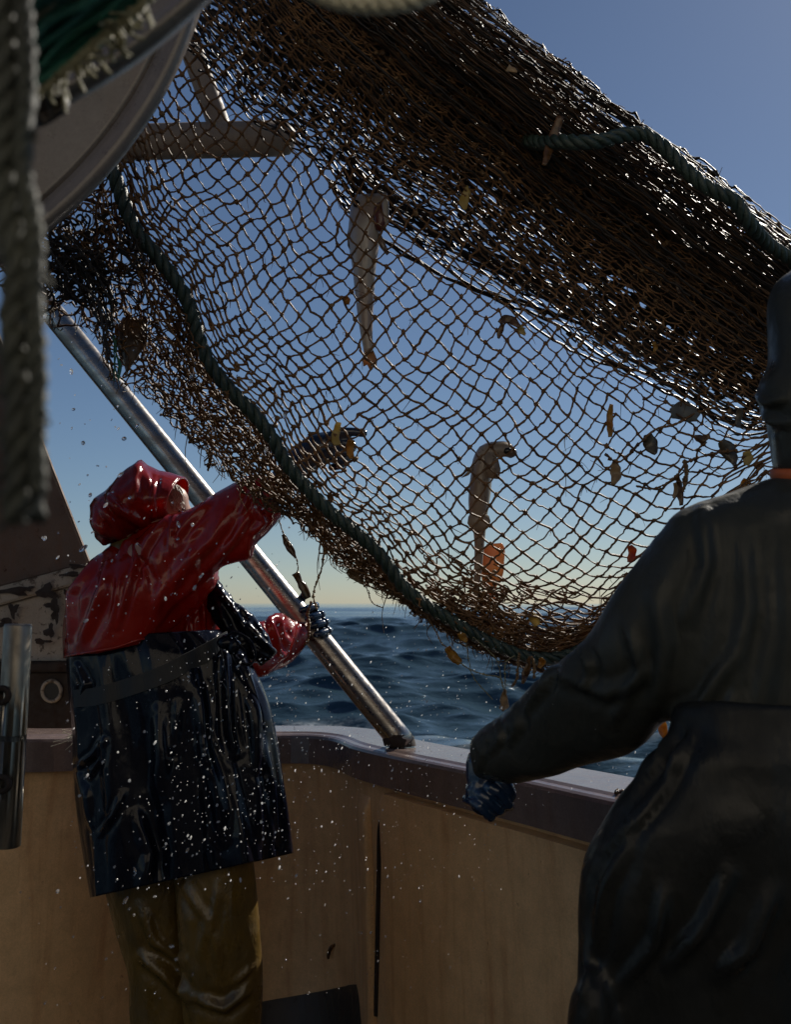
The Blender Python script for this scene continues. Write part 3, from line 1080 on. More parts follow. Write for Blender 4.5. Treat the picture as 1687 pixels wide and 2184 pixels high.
ROPE_PTS = np.array([(120, 170), (200, 265), (240, 360), (290, 490), (345, 560), (400, 640), (440, 760), (490, 830), (540, 882), (580, 932), (620, 1000), (700, 1088), (800, 1172), (870, 1260), (960, 1322),
                     (1070, 1382), (1160, 1404), (1250, 1380), (1330, 1310), (1420, 1225), (1520, 1130)], float)
LOW_PTS = np.array([(-110, 450), (-20, 560), (70, 640), (200, 690), (240, 800), (325, 840), (410, 930), (470, 992), (560, 1062), (640, 1112), (720, 1196), (850, 1275), (955, 1345), (1075, 1402),
                    (1165, 1424), (1262, 1395), (1345, 1322), (1435, 1238), (1535, 1142)], float)


def mono(pts):
    s = s_of(pts[:, 0], pts[:, 1])
    keep = [0]
    for i in range(1, len(s)):
        if s[i] > s[keep[-1]] + 0.004:
            keep.append(i)
    return s[keep], pts[keep]


RS, RP = mono(ROPE_PTS)
LS, LP = mono(LOW_PTS)
S0, S1 = max(RS[0], LS[0]), min(RS[-1], LS[-1])


def net_px(s, g):
    """s along the net, g across it: 0 the upper edge, 1 the green rope, up to 1.25 the lower selvedge."""
    s = np.asarray(s, float); g = np.asarray(g, float)
    sq = np.clip(s, S0, S1)
    ex = (s - sq)[..., None] * np.array([1279.0, 946.0])
    U = np.stack([624 + 1279 * s, (624 + 1279 * s - 970) * 0.74], -1)
    sh = sq.shape
    Rr = spline_at(RS, RP, sq.ravel()).reshape(sh + (2,)) + ex
    Lo = spline_at(LS, LP, sq.ravel()).reshape(sh + (2,)) + ex
    gg = np.clip(g, None, 1.0)[..., None]
    p = U + (Rr - U) * gg
    k = np.clip((g - 1) / 0.25, 0, None)[..., None]
    return p + (Lo - Rr) * k


_nzs = [(rng.uniform(2, 9), rng.uniform(1.5, 7), rng.uniform(0, 6.3), rng.uniform(0.4, 1)) for _ in range(9)]


def net_d(s, g):
    s = np.asarray(s, float); g = np.asarray(g, float)
    d = 1.86 + 0.42 * np.clip(s, 0, 1) ** 0.8 + 0.07 * np.sin(np.clip(g, 0, 1) * np.pi)
    d = d + 0.10 * np.clip((g - 1) / 0.25, 0, 1.2)
    w = 0
    for a, b, c, e in _nzs:
        w = w + e * np.sin(a * s + b * g + c)
    return d + 0.013 * w


def net_xyz(s, g):
    p = net_px(s, g)
    return P(p[..., 0], p[..., 1], net_d(s, g))


def net_depth_at(x, y):
    s = s_of(x, y)
    U = np.array([624 + 1279 * s, (624 + 1279 * s - 970) * 0.74])
    Rr = spline_at(RS, RP, [np.clip(s, S0, S1)])[0]
    g = np.linalg.norm(np.array([x, y]) - U) / max(np.linalg.norm(Rr - U), 1)
    return float(net_d(s, min(g, 1.2)))


# rows across the net: tight at the top, open in the middle, tight again towards the rope
knots_g = [0.0]
while knots_g[-1] < 1.0:
    g = knots_g[-1]
    step = np.interp(g, [0, .12, .22, .34, .42, .50, .78, .86, .93, 1.0], [.0042, .0056, .0078, .0105, .018, .031, .031, .020, .0125, .009])
    knots_g.append(g + step)
G = np.array(knots_g); G = G / G[-1]
dG = np.gradient(G)
NM = 58
ss = np.linspace(-0.02, 1.06, NM)


def warp(s, g, amp):
    """Slow wander of the meshes, as a wet net hangs."""
    a = 0.006 * np.sin(17 * s + 23 * g + 1.0) + 0.005 * np.sin(31 * s - 19 * g + 2.0) + 0.003 * np.sin(53 * s + 47 * g)
    b = 0.010 * np.sin(15 * s - 9 * g + 0.5) + 0.007 * np.sin(29 * s + 21 * g + 4.0) + 0.004 * np.sin(61 * s - 31 * g + 2.0)
    return s + a * amp, g + b * amp


def lattice(ss, G, dG, zig=0.3, jit=2.4, shear=0.0, doff=0.0, amp=1.0, squeeze=0.0):
    Sg, Gg = np.meshgrid(ss, G, indexing='ij')
    comp = np.clip(1 - dG / 0.027, 0, 1)[None, :]
    alt = np.where(np.arange(len(G)) % 2 == 0, 1, -1)[None, :]
    ds = ss[1] - ss[0]
    Sx = Sg + alt * zig * ds * (0.06 + comp) * 0.6 - shear * ds * np.clip((Gg - 0.6) / 0.4, 0, 1) ** 1.5
    Sx, Gx = warp(Sx, Gg, amp * (1 - 0.35 * comp))
    if squeeze:
        Gx = Gx * (1 - squeeze * np.clip((Sx - 0.35) / 0.5, 0, 1)) * (1 + 0.24 * np.clip((0.36 - Sx) / 0.3, 0, 1))
    K = net_xyz(Sx, Gx)
    K = K + rng.normal(0, 1, K.shape) * np.array([jit, jit * 2.0, jit]) * 0.00105 * (1 - 0.3 * comp)[..., None]
    K[..., 1] += doff
    return K, comp


def bars(K, rad, comp, seg=5, S=5, slack=0.12, both=True, keep=0.992, sag=0.05, rg=None):
    out = []
    rgm = np.broadcast_to(np.ones(K.shape[1]) if rg is None else rg, K.shape[:2])
    fam = [(K[:-1], K[1:], rgm[:-1])]
    if both:
        fam.append((K[:, :-1], K[:, 1:], rgm[:, :-1]))
    for a, b, c in fam:
        a = a.reshape(-1, 3); b = b.reshape(-1, 3)
        ok = rng.uniform(0, 1, len(a)) < keep
        a, b = a[ok], b[ok]
        cr = c.reshape(-1)[ok]
        L = np.linalg.norm(b - a, axis=1)
        t = np.linspace(0, 1, seg)[None, :, None]
        p = a[:, None] + (b - a)[:, None] * t
        bow = np.sin(np.pi * t)
        off = rng.normal(0, 1, (len(a), 1, 3)) * (L * slack * 0.5)[:, None, None]
        off[..., 2] -= (L * sag)[:, None]
        p = p + bow * off
        wig = rng.normal(0, 1, p.shape) * (L * 0.02)[:, None, None]
        wig[:, 0] = 0; wig[:, -1] = 0
        p = p + wig
        r = rad * cr[:, None] * rng.uniform(0.78, 1.22, (len(a), 1)) * (1 + rng.normal(0, 0.12, (len(a), seg)))
        r[:, 0] *= 1.35; r[:, -1] *= 1.35
        out.append(tubes(p, r, S)[:2])
    return out


net = thing('fishing_net', 'big brown trawl net full of weed hanging across the picture from the drum', 'fishing net')
front = MB()
RAD_G = np.interp(G, [0, .12, .4, .6], [.55, .6, .85, 1.0])
K, comp = lattice(ss, G, dG, zig=0.34, shear=2.2, amp=0.6, jit=2.2)
for v_, q_ in bars(K, 0.0024, comp, seg=6, slack=0.08, rg=RAD_G):
    front.add(v_, q_)
kk = K.reshape(-1, 3)
front.add(*(lambda a, b: (a, None, b))(*blobs(kk, rng.uniform(0.0036, 0.0064, len(kk)) * np.tile(RAD_G, NM), jitter=0.4)))
o = front.build('netting', M['twine'], net); o['kind'] = 'stuff'

# lower skirt between the green rope and the selvedge: tighter, doubled, untidy
G2 = np.linspace(1.0, 1.25, 15)
skirt = MB()
for rep in range(2):
    s2 = np.linspace(-0.02, 1.04, 84)
    Sg, Gg = np.meshgrid(s2, G2, indexing='ij')
    alt = np.where(np.arange(len(G2)) % 2 == 0, 1, -1)[None, :]
    Sx, Gx = warp(Sg + alt * 0.004, Gg, 0.6)
    Gx = Gx + rng.normal(0, 0.007, Gx.shape) + 0.03 * np.sin(Sx * 37 + rep * 2)[:] * (Gg - 1) / 0.25 * (0.4 + 0.3 * rep)
    K2 = net_xyz(Sx, np.maximum(Gx, 0.99)) + rng.normal(0, 1, Sg.shape + (3,)) * [0.004, 0.012, 0.005]
    K2[..., 1] += 0.05 * rep
    for v_, q_ in bars(K2, 0.0017, np.ones((1, len(G2))), seg=4, slack=0.35, keep=0.95):
        skirt.add(v_, q_)
    kk2 = K2.reshape(-1, 3)
    skirt.add(*(lambda a, b: (a, None, b))(*blobs(kk2, rng.uniform(0.0024, 0.0042, len(kk2)), jitter=0.35)))
o = skirt.build('netting', M['twine'], net, label='gathered skirt of netting below the green rope'); o['kind'] = 'stuff'

# long strands gathered in the skirt, along the rope
gath = MB()
for k in range(46):
    g0 = rng.uniform(1.01, 1.24)
    a0, a1 = sorted(rng.uniform(0.0, 1.0, 2))
    a1 = max(a1, a0 + 0.12)
    sv = np.linspace(a0, a1, 40)
    gv = g0 + 0.018 * np.sin(sv * rng.uniform(15, 40) + rng.uniform(0, 6))
    p_ = net_xyz(sv, gv) + rng.normal(0, 0.0022, (40, 3)); p_[:, 1] += rng.uniform(-0.03, 0.06)
    gath.add(*tubes(p_, 0.0021 * rng.uniform(.7, 1.4), 5)[:2])
gath.build('gathered_strands', M['twine'], net)

# the far wall of the net, seen dark through the upper half
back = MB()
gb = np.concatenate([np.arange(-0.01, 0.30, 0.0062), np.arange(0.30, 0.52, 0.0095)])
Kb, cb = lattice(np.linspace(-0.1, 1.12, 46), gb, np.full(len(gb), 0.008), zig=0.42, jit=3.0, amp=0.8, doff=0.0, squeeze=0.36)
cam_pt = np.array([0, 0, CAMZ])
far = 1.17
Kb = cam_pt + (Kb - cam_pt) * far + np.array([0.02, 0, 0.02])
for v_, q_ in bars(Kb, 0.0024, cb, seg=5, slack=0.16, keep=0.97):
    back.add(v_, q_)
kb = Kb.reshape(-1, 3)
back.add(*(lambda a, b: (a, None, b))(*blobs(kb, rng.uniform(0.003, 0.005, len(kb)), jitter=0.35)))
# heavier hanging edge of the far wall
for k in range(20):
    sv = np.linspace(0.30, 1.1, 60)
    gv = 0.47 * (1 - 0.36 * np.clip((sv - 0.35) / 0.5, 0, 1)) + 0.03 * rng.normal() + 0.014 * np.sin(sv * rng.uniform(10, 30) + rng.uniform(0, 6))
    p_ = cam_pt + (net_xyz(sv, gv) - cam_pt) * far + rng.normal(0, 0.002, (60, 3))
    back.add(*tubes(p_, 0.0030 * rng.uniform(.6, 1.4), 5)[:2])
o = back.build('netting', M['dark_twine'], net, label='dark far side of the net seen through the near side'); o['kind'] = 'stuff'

# folds bunched along the upper edge: thick mass of strands
bunch = MB()
nb = 640
for k in range(nb):
    g0 = abs(rng.normal(0, 0.115)) * (1 if rng.uniform() < 0.9 else 1.3)
    g0 = min(g0, 0.34)
    a0 = rng.uniform(-0.1, 0.85); a1 = a0 + rng.uniform(0.15, 0.6)
    sv = np.linspace(a0, min(a1, 1.12), 34)
    gv = g0 + 0.006 * np.sin(sv * rng.uniform(6, 22) + rng.uniform(0, 6.3)) + 0.0016 * np.sin(sv * 70 + k)
    p_ = net_xyz(sv, gv); p_[:, 1] += rng.uniform(-0.05, 0.30)
    p_ = p_ + rng.normal(0, 0.0016, p_.shape)
    bunch.add(*tubes(p_, 0.0022 * rng.uniform(.5, 1.6), 5)[:2])
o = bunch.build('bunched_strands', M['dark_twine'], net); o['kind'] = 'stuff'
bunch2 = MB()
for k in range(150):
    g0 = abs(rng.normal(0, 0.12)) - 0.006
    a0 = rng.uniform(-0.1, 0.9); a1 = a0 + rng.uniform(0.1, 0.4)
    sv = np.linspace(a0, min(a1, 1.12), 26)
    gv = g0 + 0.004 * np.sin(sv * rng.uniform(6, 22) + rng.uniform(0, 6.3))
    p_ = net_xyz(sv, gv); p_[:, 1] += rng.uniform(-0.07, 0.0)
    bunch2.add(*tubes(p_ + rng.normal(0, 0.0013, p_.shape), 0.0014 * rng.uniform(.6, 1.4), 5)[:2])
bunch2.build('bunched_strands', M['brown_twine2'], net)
# matted layer inside the bunch: netting pulled shut, with slits left between the strands
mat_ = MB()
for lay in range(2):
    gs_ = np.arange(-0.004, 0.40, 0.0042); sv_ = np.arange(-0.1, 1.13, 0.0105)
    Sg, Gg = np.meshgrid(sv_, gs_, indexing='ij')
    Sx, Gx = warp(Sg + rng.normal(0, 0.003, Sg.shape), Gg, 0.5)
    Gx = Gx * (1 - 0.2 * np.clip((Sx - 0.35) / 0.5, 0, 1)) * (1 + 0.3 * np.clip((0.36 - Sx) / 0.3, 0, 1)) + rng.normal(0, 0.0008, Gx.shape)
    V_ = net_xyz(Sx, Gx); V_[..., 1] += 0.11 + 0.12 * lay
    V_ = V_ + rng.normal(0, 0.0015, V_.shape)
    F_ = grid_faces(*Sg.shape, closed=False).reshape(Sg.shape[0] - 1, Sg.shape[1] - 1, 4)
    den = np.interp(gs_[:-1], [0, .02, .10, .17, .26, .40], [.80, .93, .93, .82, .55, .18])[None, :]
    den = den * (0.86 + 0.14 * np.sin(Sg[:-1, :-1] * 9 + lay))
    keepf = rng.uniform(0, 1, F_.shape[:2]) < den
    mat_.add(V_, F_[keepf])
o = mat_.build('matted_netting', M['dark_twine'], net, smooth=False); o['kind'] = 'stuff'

# the heap of doubled meshes in the belly of the net
heap = MB()
for k in range(150):
    s_ = np.clip(rng.normal(0.88, 0.08), 0.6, 0.99); g_ = 1.0 - abs(rng.normal(0, 0.055))
    n_ = 14
    sv = s_ + np.cumsum(rng.normal(0, 0.012, n_)) + np.linspace(-1, 1, n_) * rng.uniform(0.01, 0.06) * rng.choice([-1, 1])
    gv = np.minimum(g_ + np.cumsum(rng.normal(0, 0.008, n_)), 1.03)
    p_ = spline(net_xyz(np.clip(sv, 0.3, 0.995), gv) + rng.normal(0, 0.003, (n_, 3)), 34); p_[:, 1] += rng.uniform(-0.02, 0.12)
    heap.add(*tubes(p_, 0.0021 * rng.uniform(.7, 1.3), 5)[:2])
o = heap.build('heaped_strands', M['twine'], net); o['kind'] = 'stuff'

# ropes sewn to the net
er = MB()
sv = np.linspace(0.0, 0.985, 90)
rp = net_xyz(sv, np.ones_like(sv)); rp[:, 1] -= 0.014
rp = spline(np.concatenate([rp, P(*np.array([(1330, 1318, 2.2), (1430, 1225, 2.2)]).T)]), 700)
rope(er, rp, 0.0148, n=900, pitch=5.2, S=9)
er.build('edge_rope', M['green_rope'], net, label='dark green laid rope running along the lower edge of the net')
tr = MB()
tp = [(1120, 300, 2.12), (1160, 305, 2.05), (1200, 302, 2.0), (1240, 304, 1.98), (1290, 300, 1.98), (1330, 288, 1.99), (1370, 286, 2.0), (1410, 308, 2.0), (1455, 352, 2.0), (1500, 393, 2.0), (1535, 412, 2.0), (1568, 428, 2.0), (1596, 470, 2.02), (1640, 520, 2.1), (1700, 560, 2.15)]
rope(tr, P(*np.array(tp, float).T), 0.0155, pitch=4.6, S=9, fuzz=0.03)
tr.build('top_rope', M['green_rope'], net, label='thick dark green rope standing off the upper edge of the net')

# frayed fibres and hanging threads all over the net
fib = MB()
src = np.concatenate([kk, kk2, kb[::3]])
idx = rng.choice(len(src), 2600)
p0 = src[idx] + rng.normal(0, 0.004, (2600, 3))
d1 = rng.normal(0, 1, (2600, 3)) * 0.010; d1[:, 2] -= 0.008
ln = rng.uniform(0.4, 1.8, (2600, 1))
p1 = p0 + d1 * ln * 0.5 + rng.normal(0, 0.003, (2600, 3))
p2 = p0 + d1 * ln + rng.normal(0, 0.003, (2600, 3)); p2[:, 2] -= 0.004
t = np.linspace(0, 1, 5)[None, :, None]
pp = p0[:, None] * (1 - t) ** 2 + 2 * p1[:, None] * t * (1 - t) + p2[:, None] * t ** 2
fib.add(*tubes(pp, np.linspace(0.0010, 0.0004, 5)[None] * rng.uniform(.6, 1.3, (2600, 1)), 4)[:2])
# clots of weed fibre caught on the knots
ci = rng.choice(len(kk), 420)
fib.add(*(lambda a, b: (a, None, b))(*blobs(kk[ci] + rng.normal(0, .002, (420, 3)), rng.uniform(0.003, 0.0075, (420, 3)), jitter=0.45)))
# fuzz and rubbish standing off the upper edge
for k in range(1500):
    s_ = rng.uniform(0.25, 1.02)
    q0 = net_xyz(s_, rng.uniform(-0.015, 0.03)); q0[1] += rng.uniform(-0.05, 0.25)
    e = q0 + np.array([rng.normal(0.004, 0.011), rng.normal(0, 0.01), rng.normal(0.002, 0.010)]) * (0.7 if k % 12 else 1.8)
    fib.add(*tubes(spline(np.array([q0, (q0 + e) / 2 + rng.normal(0, .004, 3), e]), 5), np.linspace(0.0014, 0.0005, 5), 4)[:2])
# ragged ends under the skirt
for k in range(300):
    s_ = rng.uniform(0.02, 0.98)
    q0 = net_xyz(s_, 1.25)
    l_ = rng.exponential(0.014) + 0.004
    pts_ = np.array([q0, q0 + [rng.normal(0, .006), rng.normal(0, .01), -l_ * .5], q0 + [rng.normal(0, .008), rng.normal(0, .01), -l_]])
    fib.add(*tubes(spline(pts_, 6), np.linspace(0.0013, 0.0005, 6), 4)[:2])
o = fib.build('frayed_fibres', M['fibre'], net); o['kind'] = 'stuff'

# broken meshes dangling at the torn left end
torn = MB()
for pts_ in ([(75, 545), (100, 590), (130, 620), (160, 600), (190, 640)], [(130, 600), (150, 630), (185, 645), (205, 615)], [(95, 560), (130, 575), (160, 560), (200, 600)],
             [(150, 560), (165, 600), (172, 625)], [(60, 520), (110, 540), (170, 545), (230, 600)], [(100, 520), (150, 580), (210, 640), (225, 700), (222, 730), (236, 760)],
             [(180, 560), (200, 640), (215, 690)], [(215, 560), (232, 640), (236, 700)], [(140, 500), (200, 560), (240, 640)], [(90, 500), (140, 530), (200, 540)]):
    for j in range(3):
        p_ = P(*(np.array(pts_, float) + rng.normal(0, 5, (len(pts_), 2))).T, 1.95 + rng.normal(0, 0.03))
        torn.add(*tubes(spline(p_, 22), 0.0022, 6)[:2])
        torn.add(*(lambda a, b: (a, None, b))(*blobs(p_, 0.0042, jitter=.3)))
for k in range(110):      # dark tangle behind the drum's lower rim
    c_ = np.array([rng.uniform(78, 290), 0]); c_[1] = np.interp(c_[0], [70, 290], [530, 470]) + rng.uniform(-20, 120)
    p_ = P(*(c_ + np.cumsum(rng.normal(0, 15, (6, 2)), axis=0)).T, 1.98 + rng.normal(0, 0.04))
    torn.add(*tubes(spline(p_, 20), 0.0026, 5)[:2])
torn.build('torn_meshes', M['dark_twine'], net, label='black tangle of torn meshes below the drum')['kind'] = 'stuff'

# ------------------------------------------------------------------ people
def J(px, py, d, r):
    return tuple(P(px, py, d)) + (r,)


def digit(mb, pts, r):
    """A finger: knuckle to tip."""
    p = [tuple(q[:3]) + (r * k,) for q, k in zip(pts, np.linspace(1.08, 0.82, len(pts)))]
    limb(mb, p, 12, 12)


def finish(v, f, name, mat, parent, label=None):
    return MB().add(v, f).build(name, mat, parent, label=label)


def cloth_noise(v, f, amp, sc, seed):
    nv = vnormals(v, f)
    a = nz(v, sc, seed)
    b = nz(v, tuple(np.array(sc) * 2.3), seed + 7)
    h = (1 - np.abs(a) * 2.2) * 0.6 + (1 - np.abs(b) * 2.2) * 0.25
    return v + nv * (amp * (h - 0.45))[:, None]


# ---------- the man in red, seen from behind on his right side, reaching up into the net
red = thing('person', 'person in a shiny red hooded oilskin and black apron reaching up into the net', 'person')
mb = MB()
# body: head, neck, trunk, arms and legs as one figure
limb(mb, [J(308, 1084, 2.60, 0.078), J(326, 1076, 2.61, 0.082), J(340, 1080, 2.62, 0.074)], 14, 20)      # skull
limb(mb, [J(358, 1102, 2.62, 0.048), J(372, 1114, 2.62, 0.040), J(378, 1126, 2.62, 0.032)], 8, 14)        # jaw
limb(mb, [J(366, 1072, 2.615, 0.050), J(374, 1088, 2.615, 0.040)], 8, 14)                                # brow and cheek
limb(mb, [J(394, 1084, 2.63, 0.012), J(405, 1097, 2.635, 0.015), J(399, 1104, 2.635, 0.013)], 8, 12)     # nose
limb(mb, [J(330, 1110, 2.60, 0.055), J(315, 1180, 2.60, 0.062)], 8, 14)
limb(mb, [J(305, 1185, 2.60, 0.09), J(270, 1300, 2.61, 0.095), J(310, 1450, 2.60, 0.10), J(330, 1600, 2.60, 0.12)], 20, 20)
limb(mb, [J(320, 1195, 2.46, 0.062), J(440, 1135, 2.43, 0.046), J(540, 1085, 2.42, 0.036), J(612, 1018, 2.42, 0.03)], 20, 14)
limb(mb, [J(330, 1220, 2.74, 0.062), J(470, 1385, 2.80, 0.046), J(600, 1370, 2.95, 0.035), J(648, 1345, 3.04, 0.03)], 20, 14)
limb(mb, [J(440, 1620, 2.52, 0.085), J(470, 2040, 2.50, 0.058), J(480, 2440, 2.5, 0.045)], 20, 14)
limb(mb, [J(290, 1640, 2.66, 0.085), J(350, 2040, 2.66, 0.058), J(335, 2420, 2.66, 0.045)], 20, 14)
v, f, ed = remeshed(mb, 0.009, 2)
finish(v, f, 'body', M['skin'], red)
for px in (388,):
    a, t_ = blobs(P(px, 1089, 2.585)[None], 0.011, ICO2_V, ICO2_T, 0)
    MB().add(a, None, t_).build('eye', M['eye'], red)
hb = MB()
for k in range(190):
    x0, y0 = rng.uniform(362, 386), rng.uniform(1034, 1064)
    dep = 2.555 + 0.03 * rng.uniform()
    p_ = P(*np.array([(x0 - 4, y0, dep), (x0 + rng.normal(2, 3), y0 + 12, dep - 0.004), (x0 + rng.normal(5, 4), y0 + 27, dep + 0.004)]).T)
    hb.add(*tubes(spline(p_, 7), np.linspace(0.0018, 0.0008, 7), 5)[:2])
hb.build('hair', M['hair'], red)

# jacket: cape-like back panel, raised sleeve and hanging front
mb = MB()
add_loft(mb, [(137, 1404, 334, 1372, 2.52, .15), (134, 1350, 362, 1340, 2.52, .155), (137, 1310, 388, 1308, 2.52, .16), (145, 1270, 425, 1275, 2.51, .16), (160, 1236, 462, 1236, 2.51, .155),
              (188, 1203, 470, 1196, 2.52, .14), (222, 1174, 436, 1150, 2.54, .12), (262, 1146, 392, 1118, 2.56, .095), (300, 1122, 366, 1098, 2.58, .06)], 40, 40, 2.3)
add_loft(mb, [(290, 1150, 350, 1300, 2.46, .10), (345, 1105, 420, 1262, 2.43, .095), (405, 1086, 470, 1212, 2.41, .09), (443, 1062, 506, 1198, 2.40, .085), (482, 1037, 536, 1190, 2.39, .08),
              (518, 1018, 546, 1160, 2.38, .075), (550, 1012, 574, 1132, 2.38, .07), (584, 1024, 600, 1098, 2.38, .055)], 40, 32, 2.2)
add_loft(mb, [(330, 1376, 462, 1378, 2.70, .12), (352, 1330, 470, 1328, 2.70, .12), (380, 1290, 466, 1282, 2.69, .11), (420, 1220, 462, 1212, 2.66, .08)], 24, 32, 2.3)
v, f, ed = remeshed(mb, 0.0052, 3)
v = cloth_noise(v, f, 0.006, (5, 5, 2.6), 3.1)
nv = vnormals(v, f)
folds = [([(286, 1144), (291, 1203), (276, 1245), (250, 1338)], 6, .016), ([(359, 1099), (317, 1158), (292, 1206)], 5, .012), ([(371, 1099), (364, 1139), (364, 1180)], 4.5, .010),
         ([(446, 1069), (401, 1116), (377, 1148)], 6, .013), ([(538, 1041), (528, 1070), (513, 1097)], 5, .009), ([(227, 1203), (222, 1245), (191, 1329), (171, 1373)], 10, .014),
         ([(208, 1186), (177, 1231), (150, 1267), (147, 1360)], 7, .012), ([(548, 1080), (562, 1112), (540, 1138)], 7, .013), ([(283, 1147), (268, 1160), (255, 1183)], 5, .010),
         ([(334, 1380), (387, 1312), (430, 1270), (470, 1225)], 8, .014), ([(480, 1100), (455, 1150), (400, 1200), (330, 1290)], 14, .012), ([(530, 1100), (500, 1150), (440, 1215)], 9, .010),
         ([(405, 1165), (420, 1230), (395, 1280)], 10, .008), ([(250, 1220), (250, 1290), (232, 1350)], 7, .007), ([(396, 1300), (402, 1375)], 5, .010), ([(432, 1270), (436, 1370)], 5, .012),
         ([(330, 1180), (345, 1240), (330, 1320)], 9, .007), ([(300, 1190), (315, 1260)], 5, .006), ([(574, 1035), (585, 1070), (578, 1100)], 5, .008)]
v = crease(v, nv, folds)
finish(v, f, 'jacket', M['red_pvc'], red)
# hem welt
hem = np.array([h for h in (hit(bvh_of(v, f), x, y, 0.001) for x, y in spline(np.array([(140, 1399), (190, 1391), (246, 1381), (303, 1363), (330, 1364)], float), 60)) if h is not None])
MB().add(*tubes(hem, 0.0032, 8)[:2]).build('hem', M['red_pvc'], red)

# hood: an open shell with a stiff brim
H = [(196, 1078, 197, 1116, 2.52, .06), (203, 1064, 205, 1146, 2.52, .085), (222, 1048, 222, 1160, 2.53, .105), (252, 1022, 254, 1152, 2.55, .118), (282, 999, 280, 1142, 2.57, .122), (300, 984, 296, 1136, 2.58, .126),
     (312, 994, 310, 1128, 2.59, .126), (338, 1007, 332, 1116, 2.60, .124), (360, 1012, 350, 1106, 2.605, .125), (390, 1020, 365, 1098, 2.61, .122)]
Mh, Nh = 56, 72
Hf = []
for a_, b_ in zip(H[:-1], H[1:]):       # straight between the stations: the oilskin hood is stiff and angular
    Hf += [tuple(np.array(a_) * (1 - t) + np.array(b_) * t) for t in (0, .25, .5, .75)]
hv = loft_rings(Hf + [H[-1]], Mh, Nh, 1.85)
# swing the opening towards the right, far side forward
cen = hv.mean(1, keepdims=True)
k_ = np.linspace(0, 1, Mh)[:, None, None] ** 1.2
far_ = (hv[..., 1:2] - cen[..., 1:2])
hv = hv + np.array([1.0, 0, 0.12]) * far_ * 0.22 * k_
hf = grid_faces(Mh, Nh)
hv2 = np.concatenate([hv.reshape(-1, 3), hv[0].mean(0)[None]])
nn_ = vnormals(hv2[:-1], hf)
if (nn_[Nh * 20:Nh * 21].mean(0) @ (hv2[Nh * 20:Nh * 21].mean(0) - hv2[:-1].mean(0))) != 0:
    s_ = np.sign(((hv2[:-1] - np.repeat(cen[:, 0], Nh, 0)) * nn_).sum(-1).mean())
    nn_ = nn_ * s_
w_ = hv2[:-1]
w_ = w_ + nn_ * (0.006 * (0.55 - np.abs(nz(w_, (6, 6, 4), 9.3)) * 2))[:, None]
folds = [([(236, 1070), (300, 1115), (330, 1128)], 8, .010), ([(216, 1075), (243, 1122), (262, 1150)], 7, .012), ([(299, 992), (270, 1010), (240, 1038)], 7, .008), ([(332, 1010), (326, 1060), (328, 1112)], 4, .006),
         ([(300, 1000), (318, 1030), (322, 1080)], 8, .006), ([(199, 1112), (228, 1135), (265, 1150)], 9, .012), ([(242, 1046), (236, 1070), (255, 1095)], 8, .008), ([(280, 1110), (250, 1090), (230, 1060)], 6, .006)]
w_ = crease(w_, nn_, folds)
mb = MB().add(np.concatenate([w_, hv2[-1:]]), hf, [(Mh * Nh, (j + 1) % Nh, j) for j in range(Nh)])
ho = mb.build('hood', M['red_pvc'], red)
sm = ho.modifiers.new('thick', 'SOLIDIFY'); sm.thickness = 0.003
brim = w_.reshape(Mh, Nh, 3)[-1]
MB().add(*tubes(np.concatenate([brim, brim[:2]]), 0.0034, 8)[:2]).build('hood_brim', M['red_pvc'], red)
# folded collar below the hood
mb = MB()
add_loft(mb, [(236, 1160, 300, 1136, 2.56, .10), (222, 1196, 300, 1170, 2.56, .12)], 8, 24, 2.2)
MB().add(np.concatenate(mb.v), np.concatenate(mb.q)).build('inner_collar', M['yellow_pvc'], red)

# far sleeve, on the hand that holds the pole
mb = MB()
add_loft(mb, [(440, 1270, 430, 1400, 2.74, .075), (500, 1290, 490, 1440, 2.78, .075), (554, 1326, 551, 1447, 2.84, .07), (592, 1306, 592, 1430, 2.90, .065), (625, 1322, 628, 1408, 2.97, .055), (652, 1330, 661, 1366, 3.01, .04)], 30, 28, 2.2)
v, f, ed = remeshed(mb, 0.006, 2)
v = cloth_noise(v, f, 0.005, (6, 6, 4), 5.5)
v = crease(v, vnormals(v, f), [([(575, 1318), (590, 1360), (600, 1400)], 6, .012), ([(604, 1312), (600, 1340), (612, 1370)], 5, .01), ([(630, 1330), (610, 1390), (560, 1440)], 7, .01), ([(560, 1330), (575, 1380)], 5, .009)])
finish(v, f, 'sleeve', M['red_pvc'], red)

# apron: wrapped sheet with hanging folds
A = [(150, 1360, 470, 1342, 2.55, .15), (141, 1402, 515, 1380, 2.55, .165), (146, 1480, 545, 1432, 2.55, .175), (156, 1560, 574, 1506, 2.55, .18), (158, 1640, 590, 1580, 2.55, .185), (167, 1730, 603, 1662, 2.55, .19),
     (181, 1830, 615, 1742, 2.55, .195), (194, 1914, 624, 1820, 2.55, .20)]
Ma, Na = 150, 260
av = loft_rings(A, Ma, Na, 2.35)
cen = av.mean(1, keepdims=True)
rad = nrm(av - cen)
hh = np.linspace(0, 1, Ma)[:, None]
th = np.arange(Na)[None, :] / Na * 2 * np.pi
wv = 0
for fr_, ph, dr_, am in ((5, .4, .9, .010), (9, 2.0, -1.3, .009), (14, 1.1, 1.6, .007), (23, 4.0, -2.0, .0035)):
    q_ = np.sin(fr_ * th + ph + dr_ * hh * 2.2 + 0.8 * np.sin(3 * th + 2 * hh))
    wv = wv + am * (np.abs(q_) ** 0.7 * np.sign(q_)) * (0.25 + 0.9 * hh ** 0.8)
edge_ = np.clip(np.abs(np.cos(th)), 0, 1)
av = av + rad * (wv * (1 - 0.75 * edge_ ** 6))[..., None]
av_f = av.reshape(-1, 3)
af = grid_faces(Ma, Na)
an = vnormals(av_f, af)
